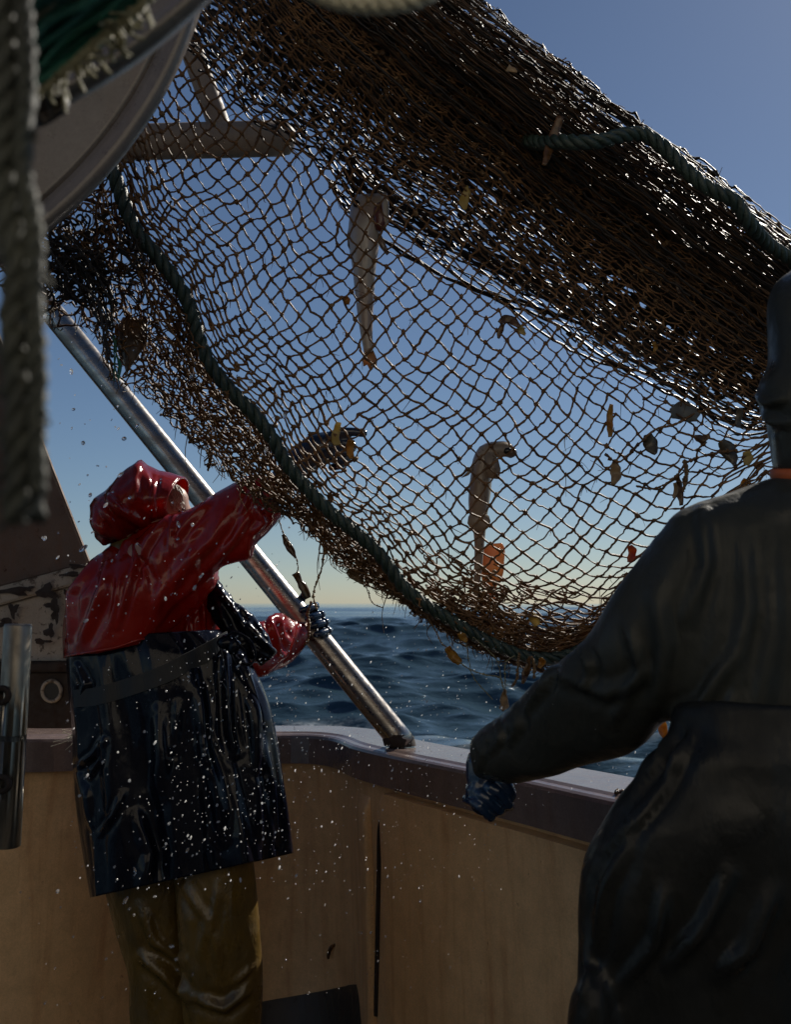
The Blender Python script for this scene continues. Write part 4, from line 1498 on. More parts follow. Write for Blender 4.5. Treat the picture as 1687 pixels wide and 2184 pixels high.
if ((av_f - np.repeat(cen[:, 0], Na, 0)) * an).sum(-1).mean() < 0:
    an = -an
folds = [([(480, 1395), (486, 1480), (490, 1560), (500, 1610)], 8, .022), ([(515, 1400), (535, 1480), (545, 1560), (552, 1640)], 9, .02), ([(425, 1470), (432, 1560), (440, 1620)], 10, .014), ([(430, 1590), (455, 1660), (470, 1730), (472, 1790)], 13, .018),
         ([(217, 1576), (200, 1610), (168, 1634)], 6, .012), ([(222, 1580), (210, 1625), (190, 1660)], 5, .010), ([(165, 1640), (185, 1700), (190, 1760)], 7, .012), ([(262, 1690), (240, 1740), (215, 1780)], 6, .010),
         ([(340, 1520), (345, 1620), (335, 1700)], 14, .014), ([(380, 1500), (372, 1600)], 8, .012), ([(290, 1740), (320, 1820), (310, 1880)], 12, .012), ([(560, 1560), (580, 1680), (590, 1790)], 8, .012), ([(165, 1420), (185, 1460), (170, 1500)], 6, .012)]
av_f = crease(av_f, an, folds)
ao = finish(av_f, af, 'apron', M['black_pvc'], red)
sm = ao.modifiers.new('thick', 'SOLIDIFY'); sm.thickness = 0.003
abv = bvh_of(av_f, af)

# crumpled bib and its strap, hanging forward over the belt
mb = MB()
add_loft(mb, [(442, 1232, 456, 1228, 2.60, .02), (440, 1262, 474, 1252, 2.60, .035), (452, 1318, 500, 1276, 2.60, .05), (478, 1352, 530, 1304, 2.60, .055), (505, 1380, 556, 1330, 2.60, .055), (535, 1408, 580, 1358, 2.60, .05), (562, 1418, 594, 1388, 2.61, .03)], 36, 28, 2.2)
v, f, ed = remeshed(mb, 0.005, 2)
v = cloth_noise(v, f, 0.012, (11, 11, 9), 2.2)
v = cloth_noise(v, f, 0.006, (26, 26, 22), 4.2)
v = crease(v, vnormals(v, f), [([(470, 1262), (505, 1310), (535, 1365)], 6, .014), ([(465, 1290), (490, 1340), (520, 1385)], 5, .012), ([(520, 1320), (560, 1370), (588, 1392)], 6, .012)])
finish(v, f, 'bib', M['black_pvc'], red)
# webbing belt round the apron, with knotted tails
def on_apron(pts, lift, n):
    return np.array([h for h in (hit(abv, x, y, lift) for x, y in spline(np.array(pts, float), n)) if h is not None])


def ribbon(mb, c, up, w, t):
    up = nrm(np.asarray(up, float))
    T = nrm(np.gradient(c, axis=0)); o_ = nrm(np.cross(T, up)); u_ = nrm(np.cross(o_, T))
    ring = np.stack([c + u_ * w + o_ * t, c + u_ * w - o_ * t, c - u_ * w - o_ * t, c - u_ * w + o_ * t], 1)
    mb.add(ring, grid_faces(len(c), 4))


mb = MB()
bl = on_apron([(158, 1490), (200, 1486), (250, 1473), (313, 1452), (360, 1434), (400, 1412), (440, 1392), (486, 1364)], 0.006, 60)
for _ in range(4):
    bl[1:-1] = (bl[:-2] + 2 * bl[1:-1] + bl[2:]) / 4
ribbon(mb, bl, (0, 0, 1), 0.021, 0.0022)
mb.build('belt', M['webbing'], red, smooth=False)
mb = MB()
for pts_ in ([(470, 1372, 2.37), (500, 1350, 2.35), (532, 1366, 2.35), (545, 1398, 2.36), (536, 1416, 2.36), (516, 1414, 2.36), (500, 1396, 2.36), (484, 1376, 2.36)],
             [(478, 1360, 2.38), (505, 1372, 2.35), (524, 1392, 2.35), (512, 1408, 2.35), (494, 1392, 2.36), (476, 1372, 2.37)],
             [(470, 1375, 2.36), (478, 1420, 2.35), (472, 1450, 2.35), (480, 1470, 2.36)], [(488, 1372, 2.36), (500, 1410, 2.35), (520, 1450, 2.36)]):
    c = spline(P(*np.array(pts_, float).T), 60)
    ribbon(mb, c, (0.25, -0.9, 0.4), 0.008, 0.0016)
for c_, s_ in (((484, 1370, 2.355), (.022, .016, .018)), ((500, 1378, 2.35), (.016, .014, .02))):
    a, t_ = blobs(P(*c_)[None], np.array([s_]), ICO2_V, ICO2_T, 0.2); mb.add(a, None, t_)
mb.build('belt_knot', M['black_pvc'], red)

# trousers
mb = MB()
add_loft(mb, [(360, 1700, 540, 1690, 2.50, .12), (370, 1830, 541, 1825, 2.50, .11), (378, 1950, 551, 1945, 2.49, .105), (384, 2060, 560, 2068, 2.49, .10), (392, 2184, 562, 2184, 2.5, .095), (424, 2330, 556, 2330, 2.5, .085), (432, 2430, 548, 2430, 2.5, .08)], 36, 28, 2.3)
add_loft(mb, [(225, 1740, 420, 1740, 2.64, .12), (222, 1880, 405, 1880, 2.64, .11), (246, 1985, 405, 1985, 2.64, .105), (272, 2068, 430, 2070, 2.64, .10), (276, 2150, 430, 2150, 2.64, .09), (280, 2330, 395, 2330, 2.64, .085), (284, 2410, 390, 2410, 2.64, .08)], 36, 28, 2.3)
v, f, ed = remeshed(mb, 0.0075, 2)
v = cloth_noise(v, f, 0.010, (6, 6, 3), 8.8)
v = crease(v, vnormals(v, f), [([(303, 2040), (350, 2075), (398, 2130)], 12, .02), ([(420, 2130), (480, 2150), (530, 2110)], 10, .016), ([(395, 1890), (440, 1960), (430, 2040)], 9, .010), ([(470, 1880), (450, 1990), (475, 2080)], 8, .008), ([(500, 2100), (540, 2060)], 6, .008), ([(300, 1930), (330, 2010), (390, 2050)], 10, .012)])
finish(v, f, 'trousers', M['yellow_pvc'], red)
mb = MB()
for x, d_ in ((488, 2.5), (336, 2.64)):
    mb = MB()
    c = P(x, 2300, d_)[:2]
    limb(mb, [(c[0], c[1], 0.30, 0.066), (c[0], c[1], 0.12, 0.055), (c[0], c[1], 0.055, 0.055)], 10, 18)
    limb(mb, [(c[0] - 0.02, c[1] - 0.0, 0.05, 0.052), (c[0] + 0.09, c[1] + 0.05, 0.048, 0.048), (c[0] + 0.16, c[1] + 0.08, 0.043, 0.040)], 12, 18)
    v, f, ed = remeshed(mb, 0.008, 2)
    finish(v, f, 'boot', M['boot'], red)

# gloved hand round the pole
mb = MB()
pd = lambda x, y, off: P(x, y, 3.05 + off)
limb(mb, [tuple(pd(636, 1352, 0.04)) + (.030,), tuple(pd(655, 1336, 0.055)) + (.036,), tuple(pd(664, 1322, 0.06)) + (.036,)], 10, 16)
for k, (x, y) in enumerate(((664, 1294), (677, 1311), (686, 1328), (694, 1346))):
    digit(mb, [pd(x - 12, y + 8, 0.075), pd(x + 8, y - 1, 0.045), pd(x + 8 - (k == 3) * 2, y - 1, -0.012), pd(x - 10, y + 5, -0.048), pd(x - 20, y + 8, -0.052)], 0.0125 - 0.001 * (k == 3))
digit(mb, [pd(645, 1320, 0.055), pd(640, 1296, 0.06), pd(645, 1276, 0.05), pd(654, 1262, 0.035)], 0.0135)
v, f, ed = remeshed(mb, 0.0032, 2)
finish(v, f, 'glove', M['glove'], red)

# gloved hand inside the net
mb = MB()
gd = 2.44
limb(mb, [J(606, 1022, gd - .03, .034), J(640, 985, gd, .036)], 8, 16)
limb(mb, [J(640, 985, gd, .036), J(676, 960, gd, .042), J(702, 950, gd, .036)], 10, 16)
for k, (x, y) in enumerate(((742, 934), (752, 950), (744, 968), (730, 985))):
    digit(mb, [P(700, 942 + k * 11, gd + 0.0), P((700 + x) / 2 + 6, y - 4, gd - .025), P(x, y, gd - .02), P(x - 4, y + 8, gd + .018), P(x - 22, y + 12, gd + .028)], .0125 - .001 * (k == 3))
digit(mb, [P(684, 944, gd - .02), P(716, 926, gd - .03), P(748, 921, gd - .03), P(776, 924, gd - .028)], .0128)
v, f, ed = remeshed(mb, 0.0035, 2)
finish(v, f, 'glove', M['glove'], red)

# ---------- the man in dark oilskins, back to the camera
blk = thing('person', 'person in dark oilskins standing close with back turned, cut by the right edge', 'person')
AX = 1800
mb = MB()
limb(mb, [J(AX, 720, 1.52, .080), J(AX, 790, 1.52, .082), J(AX, 860, 1.53, .075)], 14, 20)
limb(mb, [J(AX, 900, 1.52, .06), J(AX, 1040, 1.52, .065)], 8, 16)
limb(mb, [J(AX, 1060, 1.52, .10), J(AX, 1250, 1.52, .14), J(AX, 1500, 1.52, .13), J(AX, 1720, 1.52, .14)], 16, 20)
limb(mb, [J(1520, 1190, 1.52, .052), J(1350, 1500, 1.58, .05), J(1150, 1590, 1.74, .040), J(1080, 1612, 1.80, .030)], 18, 16)
limb(mb, [J(2080, 1190, 1.52, .052), J(2240, 1520, 1.5, .05), J(2230, 1700, 1.75, .042), J(2210, 1720, 1.9, .035)], 18, 16)
limb(mb, [J(1680, 1750, 1.52, .10), J(1600, 2300, 1.5, .07), J(1600, 2900, 1.52, .055)], 14, 16)
limb(mb, [J(1930, 1750, 1.52, .10), J(2000, 2300, 1.5, .07), J(2000, 2900, 1.52, .055)], 14, 16)
v, f, ed = remeshed(mb, 0.010, 2)
finish(v, f, 'body', M['skin'], blk)

mb = MB()
R_ = lambda x: 2 * AX - x
add_loft(mb, [(1648, 1018, R_(1648), 1018, 1.52, .10), (1610, 1032, R_(1610), 1032, 1.52, .115), (1540, 1055, R_(1540), 1055, 1.52, .13), (1468, 1080, R_(1468), 1080, 1.52, .14), (1425, 1122, R_(1425), 1122, 1.52, .15),
              (1425, 1230, R_(1425), 1230, 1.52, .16), (1436, 1380, R_(1436), 1380, 1.52, .165), (1442, 1500, R_(1442), 1500, 1.52, .165), (1452, 1590, R_(1452), 1590, 1.52, .165)], 44, 44, 2.4)
add_loft(mb, [(1452, 1092, 1540, 1420, 1.52, .12), (1397, 1154, 1490, 1510, 1.52, .115), (1310, 1258, 1424, 1534, 1.54, .105), (1252, 1352, 1390, 1566, 1.57, .10), (1190, 1412, 1330, 1614, 1.62, .09), (1140, 1458, 1240, 1636, 1.68, .08),
              (1078, 1518, 1130, 1664, 1.76, .068), (1024, 1556, 1064, 1668, 1.81, .056), (1000, 1584, 1014, 1658, 1.84, .044)], 46, 34, 2.25)
add_loft(mb, [(R_(1540), 1420, R_(1452), 1092, 1.52, .12), (R_(1490), 1510, R_(1397), 1154, 1.52, .115), (R_(1424), 1600, R_(1330), 1330, 1.52, .105), (R_(1390), 1700, R_(1300), 1480, 1.58, .09), (R_(1420), 1740, R_(1340), 1640, 1.75, .06)], 30, 30, 2.2)
v, f, ed = remeshed(mb, 0.0075, 3)
v = cloth_noise(v, f, 0.010, (4.5, 4.5, 2.2), 12.0)
v = crease(v, vnormals(v, f), [([(1500, 1090), (1510, 1200), (1470, 1320)], 14, .012), ([(1590, 1130), (1600, 1300), (1570, 1440)], 18, .010), ([(1240, 1382), (1260, 1420), (1250, 1470)], 8, .012), ([(1180, 1420), (1160, 1470), (1120, 1520)], 7, .014),
                               ([(1100, 1505), (1110, 1550), (1085, 1590)], 7, .012), ([(1200, 1440), (1300, 1480), (1380, 1440)], 14, .010), ([(1060, 1540), (1070, 1580), (1040, 1610)], 6, .010), ([(1430, 1530), (1500, 1500), (1560, 1400)], 14, .014),
                               ([(1400, 1260), (1420, 1380), (1400, 1500)], 16, .012), ([(1340, 1330), (1370, 1430), (1310, 1540)], 12, .010), ([(1640, 1100), (1650, 1350), (1620, 1560)], 20, .008), ([(1015, 1575), (1030, 1610), (1020, 1645)], 6, .007)])
finish(v, f, 'jacket', M['olive_pvc'], blk)
# hood and collar
mb = MB()
add_loft(mb, [(1656, 1008, R_(1656), 1008, 1.52, .105), (1650, 985, R_(1650), 985, 1.52, .11), (1644, 935, R_(1644), 935, 1.52, .12), (1630, 885, R_(1630), 885, 1.52, .13), (1614, 845, R_(1614), 845, 1.52, .135), (1622, 815, R_(1622), 815, 1.52, .135), (1640, 780, R_(1640), 780, 1.52, .13),
              (1641, 700, R_(1641), 700, 1.52, .13), (1644, 640, R_(1644), 640, 1.52, .125), (1668, 590, R_(1668), 590, 1.52, .11), (1720, 555, R_(1720), 555, 1.52, .08), (1770, 540, R_(1770), 540, 1.52, .04)], 44, 36, 2.2)
v, f, ed = remeshed(mb, 0.008, 1)
v = cloth_noise(v, f, 0.008, (6, 6, 4), 20.0)
v = crease(v, vnormals(v, f), [([(1618, 845), (1640, 860), (1680, 850)], 8, .012), ([(1625, 870), (1650, 900), (1690, 905)], 8, .01)])
finish(v, f, 'hood', M['olive_pvc'], blk)
mb = MB()
add_loft(mb, [(1646, 1000, R_(1646), 1000, 1.515, .115), (1643, 1010, R_(1643), 1010, 1.515, .118), (1646, 1023, R_(1646), 1023, 1.515, .116)], 8, 40, 2.2)
mb.build('collar', M['orange'], blk, label='orange strip of collar at the neck')
# oilskin trousers
mb = MB()
add_loft(mb, [(1446, 1500, R_(1446), 1500, 1.50, .18), (1428, 1578, R_(1428), 1578, 1.50, .19), (1404, 1600, R_(1404), 1600, 1.50, .195), (1377, 1628, R_(1377), 1628, 1.50, .20), (1366, 1662, R_(1366), 1662, 1.50, .20), (1324, 1712, R_(1324), 1712, 1.5, .205), (1286, 1770, R_(1286), 1770, 1.5, .21),
              (1262, 1816, R_(1262), 1816, 1.5, .21), (1242, 1882, R_(1242), 1882, 1.5, .21), (1234, 1964, R_(1234), 1964, 1.5, .21), (1232, 2090, R_(1232), 2090, 1.5, .20), (1240, 2250, R_(1240), 2250, 1.5, .19), (1250, 2420, R_(1250), 2420, 1.5, .18)], 50, 44, 2.4)
add_loft(mb, [(1250, 2050, 1330, 2050, 1.44, .05), (1212, 2112, 1330, 2112, 1.43, .07), (1203, 2184, 1340, 2184, 1.43, .08), (1215, 2300, 1340, 2300, 1.44, .08)], 16, 24, 2.2)
for x in (1420, 2180):
    add_loft(mb, [(x - 130, 2300, x + 170, 2300, 1.5, .13), (x - 90, 2600, x + 120, 2600, 1.5, .10), (x - 70, 2900, x + 90, 2900, 1.5, .08), (x - 70, 3050, x + 90, 3050, 1.5, .08)], 20, 24, 2.2)
v, f, ed = remeshed(mb, 0.0085, 2)
v = cloth_noise(v, f, 0.012, (4.5, 4.5, 2.2), 31.0)
v = crease(v, vnormals(v, f), [([(1440, 1560), (1400, 1640), (1340, 1720)], 8, .016), ([(1480, 1560), (1420, 1680), (1330, 1790)], 10, .014), ([(1460, 1590), (1380, 1700), (1290, 1820)], 8, .012), ([(1560, 1860), (1500, 1980), (1430, 2060)], 16, .014),
                               ([(1650, 1900), (1600, 2020), (1540, 2080)], 18, .014), ([(1340, 1800), (1290, 1900), (1270, 2040)], 12, .012), ([(1250, 1980), (1262, 2080), (1240, 2140)], 8, .012), ([(1420, 1900), (1400, 2010), (1330, 2100)], 14, .012)])
finish(v, f, 'trousers', M['dark_pvc'], blk)
mb = MB()
for nm_, x in (('boot', 1430), ('boot', 2190)):
    mb = MB()
    c = P(x, 2600, 1.5)[:2]
    limb(mb, [(c[0], c[1], 0.26, 0.07), (c[0], c[1], 0.12, 0.06), (c[0], c[1], 0.055, 0.055)], 10, 18)
    limb(mb, [(c[0], c[1] - 0.04, 0.052, 0.052), (c[0] - 0.01, c[1] + 0.09, 0.05, 0.05), (c[0] - 0.015, c[1] + 0.18, 0.045, 0.042)], 12, 18)
    v, f, ed = remeshed(mb, 0.009, 2)
    finish(v, f, nm_, M['boot'], blk)
# near glove: loose fist hanging below the cuff
mb = MB()
hd_ = 1.845
limb(mb, [J(1036, 1630, hd_ + .01, .036), J(1034, 1662, hd_ + .005, .033), J(1038, 1686, hd_ + .004, .028)], 10, 16)
limb(mb, [J(1030, 1690, hd_, .032), J(1042, 1704, hd_ + .004, .026)], 10, 18)
for k, (kx, ky, mx, my, tx, ty) in enumerate(((1066, 1664, 1084, 1674, 1093, 1700), (1044, 1679, 1066, 1690, 1089, 1720), (1026, 1695, 1045, 1707, 1070, 1732), (1014, 1713, 1030, 1725, 1050, 1745))):
    digit(mb, [P(kx - 16, ky - 8, hd_ + .012), P(kx + 2, ky, hd_ - .028), P(mx, my, hd_ - .034), P(tx, ty, hd_ - .022), P(tx - 10, ty - 6, hd_ + .006)], .0106 - .0008 * (k == 3))
digit(mb, [P(1020, 1676, hd_ - .012), P(1012, 1700, hd_ + .012), P(1024, 1724, hd_ + .034), P(1044, 1730, hd_ + .036)], .0132)
v, f, ed = remeshed(mb, 0.0022, 2)
finish(v, f, 'glove', M['glove'], blk)

# ------------------------------------------------------------------ fish caught in the meshes
def flat_fin(outline, d, th=0.002, bulge=0.0):
    """A fin: thin tapering blade with that outline."""
    p = np.array(outline, float)
    c = p.mean(0)
    f_ = P(p[:, 0], p[:, 1], d - th * 0.2)
    b_ = P(p[:, 0], p[:, 1], d + th * 0.2)
    cf, cb = P(*c, d - th - bulge)[None], P(*c, d + th - bulge)[None]
    n = len(p)
    tri = []
    for i in range(n):
        j = (i + 1) % n
        tri += [(2 * n, i, j), (2 * n + 1, n + j, n + i), (i, n + i, j), (j, n + i, n + j)]
    return MB().add(np.concatenate([f_, b_, cf, cb]), None, tri)


def fish(name, label, rings, mat, parts, e=2.0, n=40, cat='fish'):
    o = MB()
    root = thing(name, label, cat)
    add_loft(o, rings, n, 26, e)
    o.build('body', mat, root)
    for nm, m_, mk in parts:
        mk.build(nm, m_, root)
    return root


nd = net_depth_at
d1 = nd(785, 560) + 0.075
fb = lambda px, py, d, s: MB().add(*(lambda a, b: (a, None, b))(*blobs(P(px, py, d)[None], np.array([s]), ICO2_V, ICO2_T, 0.04)))
fish('white_fish', 'long pale fish hanging head up in the net with its red mouth open',
     [(768, 414, 812, 412, d1, .02), (752, 428, 824, 422, d1, .035), (748, 446, 826, 440, d1, .04), (745, 470, 818, 466, d1, .045), (743, 500, 812, 500, d1, .046), (746, 536, 808, 536, d1, .042), (752, 572, 803, 572, d1, .035), (757, 620, 800, 620, d1, .028), (763, 670, 797, 670, d1, .022), (770, 715, 796, 715, d1, .016), (777, 752, 797, 750, d1, .010)],
     M['fish_white'],
     [('mouth', M['mouth'], fb(811, 462, d1 - .034, (.017, .012, .036))), ('jaw', M['fish_white'], fb(822, 448, d1 - .030, (.010, .018, .045))),
      ('eye', M['eye'], fb(760, 434, d1 - .030, (.009, .006, .009))),
      ('pectoral_fin', M['fish_dark'], flat_fin([(806, 494), (816, 504), (832, 540), (826, 545), (812, 528), (804, 512)], d1 - .02)),
      ('pectoral_fin', M['fish_dark'], flat_fin([(746, 480), (741, 500), (742, 524), (748, 536), (752, 505)], d1 - .01)),
      ('tail_fin', M['fish_orange'], flat_fin([(778, 746), (796, 744), (806, 768), (804, 782), (796, 776), (791, 792), (784, 778), (776, 782), (774, 766)], d1))])
d2_ = nd(1030, 1080) + 0.075
fish('dogfish', 'slim grey dogfish hanging with its head bent over to the right at the top',
     [(1096, 950, 1098, 972, d2_, .008), (1084, 942, 1086, 975, d2_, .02), (1062, 941, 1068, 974, d2_, .026), (1040, 944, 1054, 980, d2_, .03), (1022, 954, 1052, 990, d2_, .032), (1010, 978, 1052, 1000, d2_, .034), (1006, 1004, 1051, 1012, d2_, .034), (1001, 1046, 1049, 1046, d2_, .034), (1000, 1078, 1044, 1080, d2_, .03),
      (1004, 1104, 1040, 1106, d2_, .024), (1011, 1138, 1037, 1138, d2_, .018), (1013, 1175, 1033, 1175, d2_, .014), (1012, 1210, 1030, 1210, d2_, .012), (1011, 1262, 1023, 1262, d2_, .008), (1012, 1318, 1017, 1318, d2_, .004)],
     M['fish_spot'],
     [('pectoral_fin', M['fish_spot'], flat_fin([(1036, 962), (1052, 966), (1064, 980), (1069, 1000), (1066, 1022), (1052, 1021), (1040, 1018), (1036, 990)], d2_ - .036, .003)),
      ('pectoral_fin', M['fish_spot'], flat_fin([(1012, 980), (1004, 1000), (986, 1018), (984, 1020), (1000, 1014), (1010, 1004)], d2_ - .02)),
      ('pelvic_fin', M['fish_spot'], flat_fin([(1006, 1092), (1026, 1090), (1044, 1100), (1048, 1112), (1040, 1128), (1022, 1134), (1006, 1130), (998, 1116), (1000, 1102)], d2_ - .022, .004)),
      ('eye', M['eye'], fb(1084, 962, d2_ - .02, (.011, .006, .008))), ('snout', M['fish_dark'], fb(1090, 966, d2_ - .008, (.016, .016, .012)))])
d3_ = nd(1055, 1210) + 0.13
fish('flatfish', 'small orange flatfish glowing behind the dogfish tail in the net',
     [(1040, 1160, 1072, 1158, d3_, .004), (1033, 1172, 1078, 1170, d3_, .010), (1031, 1192, 1077, 1196, d3_, .011), (1028, 1218, 1075, 1222, d3_, .011), (1030, 1240, 1068, 1240, d3_, .008), (1038, 1252, 1060, 1252, d3_, .006), (1041, 1272, 1056, 1272, d3_, .003)],
     M['fish_orange'], [('tail_fin', M['fish_orange'], flat_fin([(1041, 1268), (1056, 1268), (1062, 1288), (1050, 1292), (1038, 1286)], d3_)), ('eye', M['eye'], fb(1064, 1172, d3_ - .012, (.004, .003, .004)))])
d4_ = nd(280, 740) + 0.02
fish('skate', 'dark pointed skate caught in the gathered netting left of the green rope',
     [(262, 676, 308, 680, d4_, .008), (250, 700, 314, 706, d4_, .022), (247, 722, 313, 722, d4_, .026), (254, 746, 304, 744, d4_, .022), (262, 772, 290, 768, d4_, .014), (268, 792, 276, 790, d4_, .007), (267, 806, 270, 806, d4_, .003)],
     M['fish_dark'], [('wing', M['fish_dark'], flat_fin([(252, 694), (246, 712), (250, 740), (262, 770), (270, 730)], d4_ - .01)), ('wing', M['fish_dark'], flat_fin([(312, 700), (315, 722), (304, 746), (288, 770), (292, 730)], d4_ - .01))])


# ------------------------------------------------------------------ weed, shells and scraps
def scrap(name, label, pts, w, mat, cat='seaweed', d=None, th=0.0025, off=-0.012, curl=1.0, group=None):
    """A strip of weed or shell along pts; w is the half width in photo units at each point."""
    p = np.array(pts, float)
    dd_ = (nd(*p.mean(0)) if d is None else d) + off
    T = nrm(np.gradient(p, axis=0))
    Nn = np.stack([-T[:, 1], T[:, 0]], -1)
    w = np.broadcast_to(np.asarray(w, float), len(p))[:, None]
    rg = [(*(a - n_ * k), *(a + n_ * k), dd_ + curl * 0.006 * math.sin(i * 1.3), th * (0.5 + 0.5 * min(1, k[0] / 6))) for i, (a, n_, k) in enumerate(zip(p, Nn, w))]
    mb = MB()
    add_loft(mb, rg, 18, 14, 2.0)
    v_ = mb.v[0].astype(float)
    v_ += np.array([0.0, 1.0, 0.0]) * (0.004 * curl * nz(v_, 60, 3.3))[:, None] + np.array([1.0, 0, 0.6]) * (0.0028 * nz(v_, 75, 1.1))[:, None]
    mb.v[0] = v_.astype(np.float32)
    return tag(mb.build(name, mat), label, cat, group)


G_ = 'scraps of weed and shell caught in the net'
scrap('kelp_scrap', 'yellow blade of kelp in the upper net to the right of the pale fish', [(999, 396), (996, 412), (990, 430), (994, 446)], [3, 9, 11, 5], M['yellow_weed'], group=G_)
scrap('kelp_scrap', 'small round amber scrap of weed left of the pale fish tail', [(738, 632), (742, 640), (743, 650)], [4, 8, 4], M['amber'], group=G_)
scrap('kelp_scrap', 'upright cream and brown blade in front of the glove in the net', [(724, 900), (719, 918), (716, 934), (719, 950)], [5, 8, 9, 6], M['yellow_weed'], group=G_)
scrap('kelp_scrap', 'orange scrap just below the glove in the net', [(750, 938), (748, 952), (749, 968), (752, 978)], [7, 9, 8, 5], M['amber'], group=G_)
scrap('razor_shell', 'narrow amber razor shell hanging upright in the right of the net', [(1306, 862), (1303, 880), (1302, 905), (1303, 932)], [4, 6, 7, 4], M['amber'], 'shell', group=G_)
scrap('kelp_scrap', 'tan leaf shaped blade low in the right of the net', [(1313, 980), (1314, 998), (1316, 1016), (1309, 1034)], [4, 10, 11, 4], M['tan_shell'], group=G_)
scrap('mussel_shell', 'dark mussel shell hanging under a long loose twine', [(1384, 926), (1388, 942), (1394, 958), (1402, 968)], [9, 16, 13, 4], M['grey_shell'], 'shell', th=0.008, group=G_)
scrap('jellyfish', 'clear crumpled jellyfish stuck in the net close to the dark hood', [(1432, 882), (1452, 876), (1474, 882), (1490, 892)], [10, 20, 19, 9], M['jelly'], 'jellyfish', th=0.008, curl=2, group=G_)
scrap('mussel_shell', 'dark mussel shell beside the hood of the dark person', [(1540, 940), (1552, 956), (1564, 978), (1570, 992)], [8, 17, 12, 4], M['grey_shell'], 'shell', th=0.008, group=G_)
scrap('kelp_scrap', 'pale greenish blade caught just left of the dark hood', [(1580, 870), (1578, 890), (1576, 912)], [6, 8, 6], M['grey_shell'], group=G_)
scrap('kelp_scrap', 'pale yellow scrap above the shoulder of the dark person', [(1594, 962), (1598, 976), (1594, 992)], [8, 12, 6], M['yellow_weed'], group=G_)
scrap('kelp_scrap', 'orange scrap touching the shoulder line near the orange collar', [(1592, 1022), (1586, 1034), (1584, 1044)], [5, 7, 4], M['amber'], group=G_)
scrap('crab_claw', 'red ragged scrap beside the dark shoulder low in the net', [(1344, 1164), (1350, 1176), (1348, 1190), (1342, 1200)], [6, 10, 8, 4], M['red_weed'], 'seaweed', group=G_)
scrap('kelp_scrap', 'yellow scrap in the heap at the bottom of the net', [(1134, 1312), (1142, 1322), (1148, 1334)], [6, 11, 7], M['yellow_weed'], group=G_)
scrap('wrack_strip', 'brown bristly strip hanging in the lower right of the net', [(1446, 1010), (1450, 1032), (1452, 1056), (1455, 1078)], [3, 6, 8, 4], M['brown_weed'], group=G_)
scrap('wrack_strip', 'pale brown blade at the top of the bristly strip near the shoulder', [(1440, 1180 - 150), (1444, 1046), (1440, 1062)], [3, 5, 3], M['tan_shell'], off=-0.02, group=G_)
scrap('wrack_frond', 'cluster of dark wrack in the middle right of the net', [(1066, 690), (1078, 680), (1094, 684), (1110, 696)], [5, 9, 9, 4], M['brown_weed'], group=G_)
scrap('wrack_frond', 'thin dark wrack frond drooping under the middle cluster', [(1074, 690), (1068, 706), (1064, 722)], [5, 6, 3], M['brown_weed'], group=G_)
scrap('wrack_frond', 'olive wrack frond right of the middle cluster', [(1108, 694), (1114, 706), (1122, 714)], [5, 7, 3], M['yellow_weed'], group=G_)
scrap('kelp_scrap', 'small amber scrap high in the crossing strands, right of centre', [(1396, 730), (1400, 740), (1396, 750)], [4, 5, 3], M['amber'], group=G_)
scrap('kelp_scrap', 'brown yellow blade in the dark bunched strands at the right', [(1450, 590), (1448, 610), (1452, 628)], [5, 6, 4], M['brown_weed'], group=G_)
scrap('kelp_scrap', 'dull olive blade lying in dark strands just under the jellyfish twine', [(1484, 930), (1500, 936), (1516, 930)], [4, 8, 4], M['brown_weed'], group=G_)
U_ = 'scraps on the upper edge of the net'
scrap('shell_shard', 'thin pointed shard standing on the upper edge, leftmost of the scraps there', [(1122, 118), (1127, 104), (1131, 86)], [5, 4, 1], M['red_weed'], 'shell', off=0, group=U_)
scrap('shell_shard', 'pale cream flake leaning on the upper edge of the net', [(1166, 116), (1176, 132), (1184, 152), (1192, 164)], [8, 11, 9, 4], M['tan_shell'], 'shell', off=-.03, group=U_)
scrap('shell_shard', 'tan triangular flake below the upper edge', [(1084, 144), (1092, 148), (1104, 154)], [9, 7, 2], M['tan_shell'], 'shell', off=-.10, group=U_)
scrap('kelp_strip', 'long dull brown strip drooping from the top rope', [(1196, 248), (1186, 280), (1172, 320), (1162, 352)], [8, 10, 10, 5], M['brown_weed'], off=-.10, group=U_)
scrap('twig', 'short twig sticking out to the right from the upper edge', [(1226, 192), (1244, 182), (1262, 174)], [1.6, 1.6, 1.2], M['brown_weed'], 'twig', off=0, group=U_)
scrap('twig', 'curled dark stalk arched above the upper edge', [(1188, 156), (1206, 132), (1216, 132), (1220, 152)], [1.5, 1.5, 1.5, 1.2], M['brown_weed'], 'twig', off=0, group=U_)
scrap('twig', 'taller of two little twigs above the top rope', [(1488, 368), (1492, 356), (1496, 346)], [1.2, 1.6, 1.2], M['brown_weed'], 'twig', d=2.0, off=0, group=U_)
scrap('twig', 'shorter of two little twigs above the top rope', [(1496, 374), (1500, 366), (1504, 358)], [1.0, 1.3, 1.0], M['brown_weed'], 'twig', d=2.0, off=0, group=U_)
scrap('twig', 'curled stalk with a dark tip at the far right of the upper edge', [(1640, 516), (1654, 508), (1672, 508), (1684, 520)], [1.2, 1.2, 1.4, 2.0], M['brown_weed'], 'twig', d=2.15, off=0, group=U_)

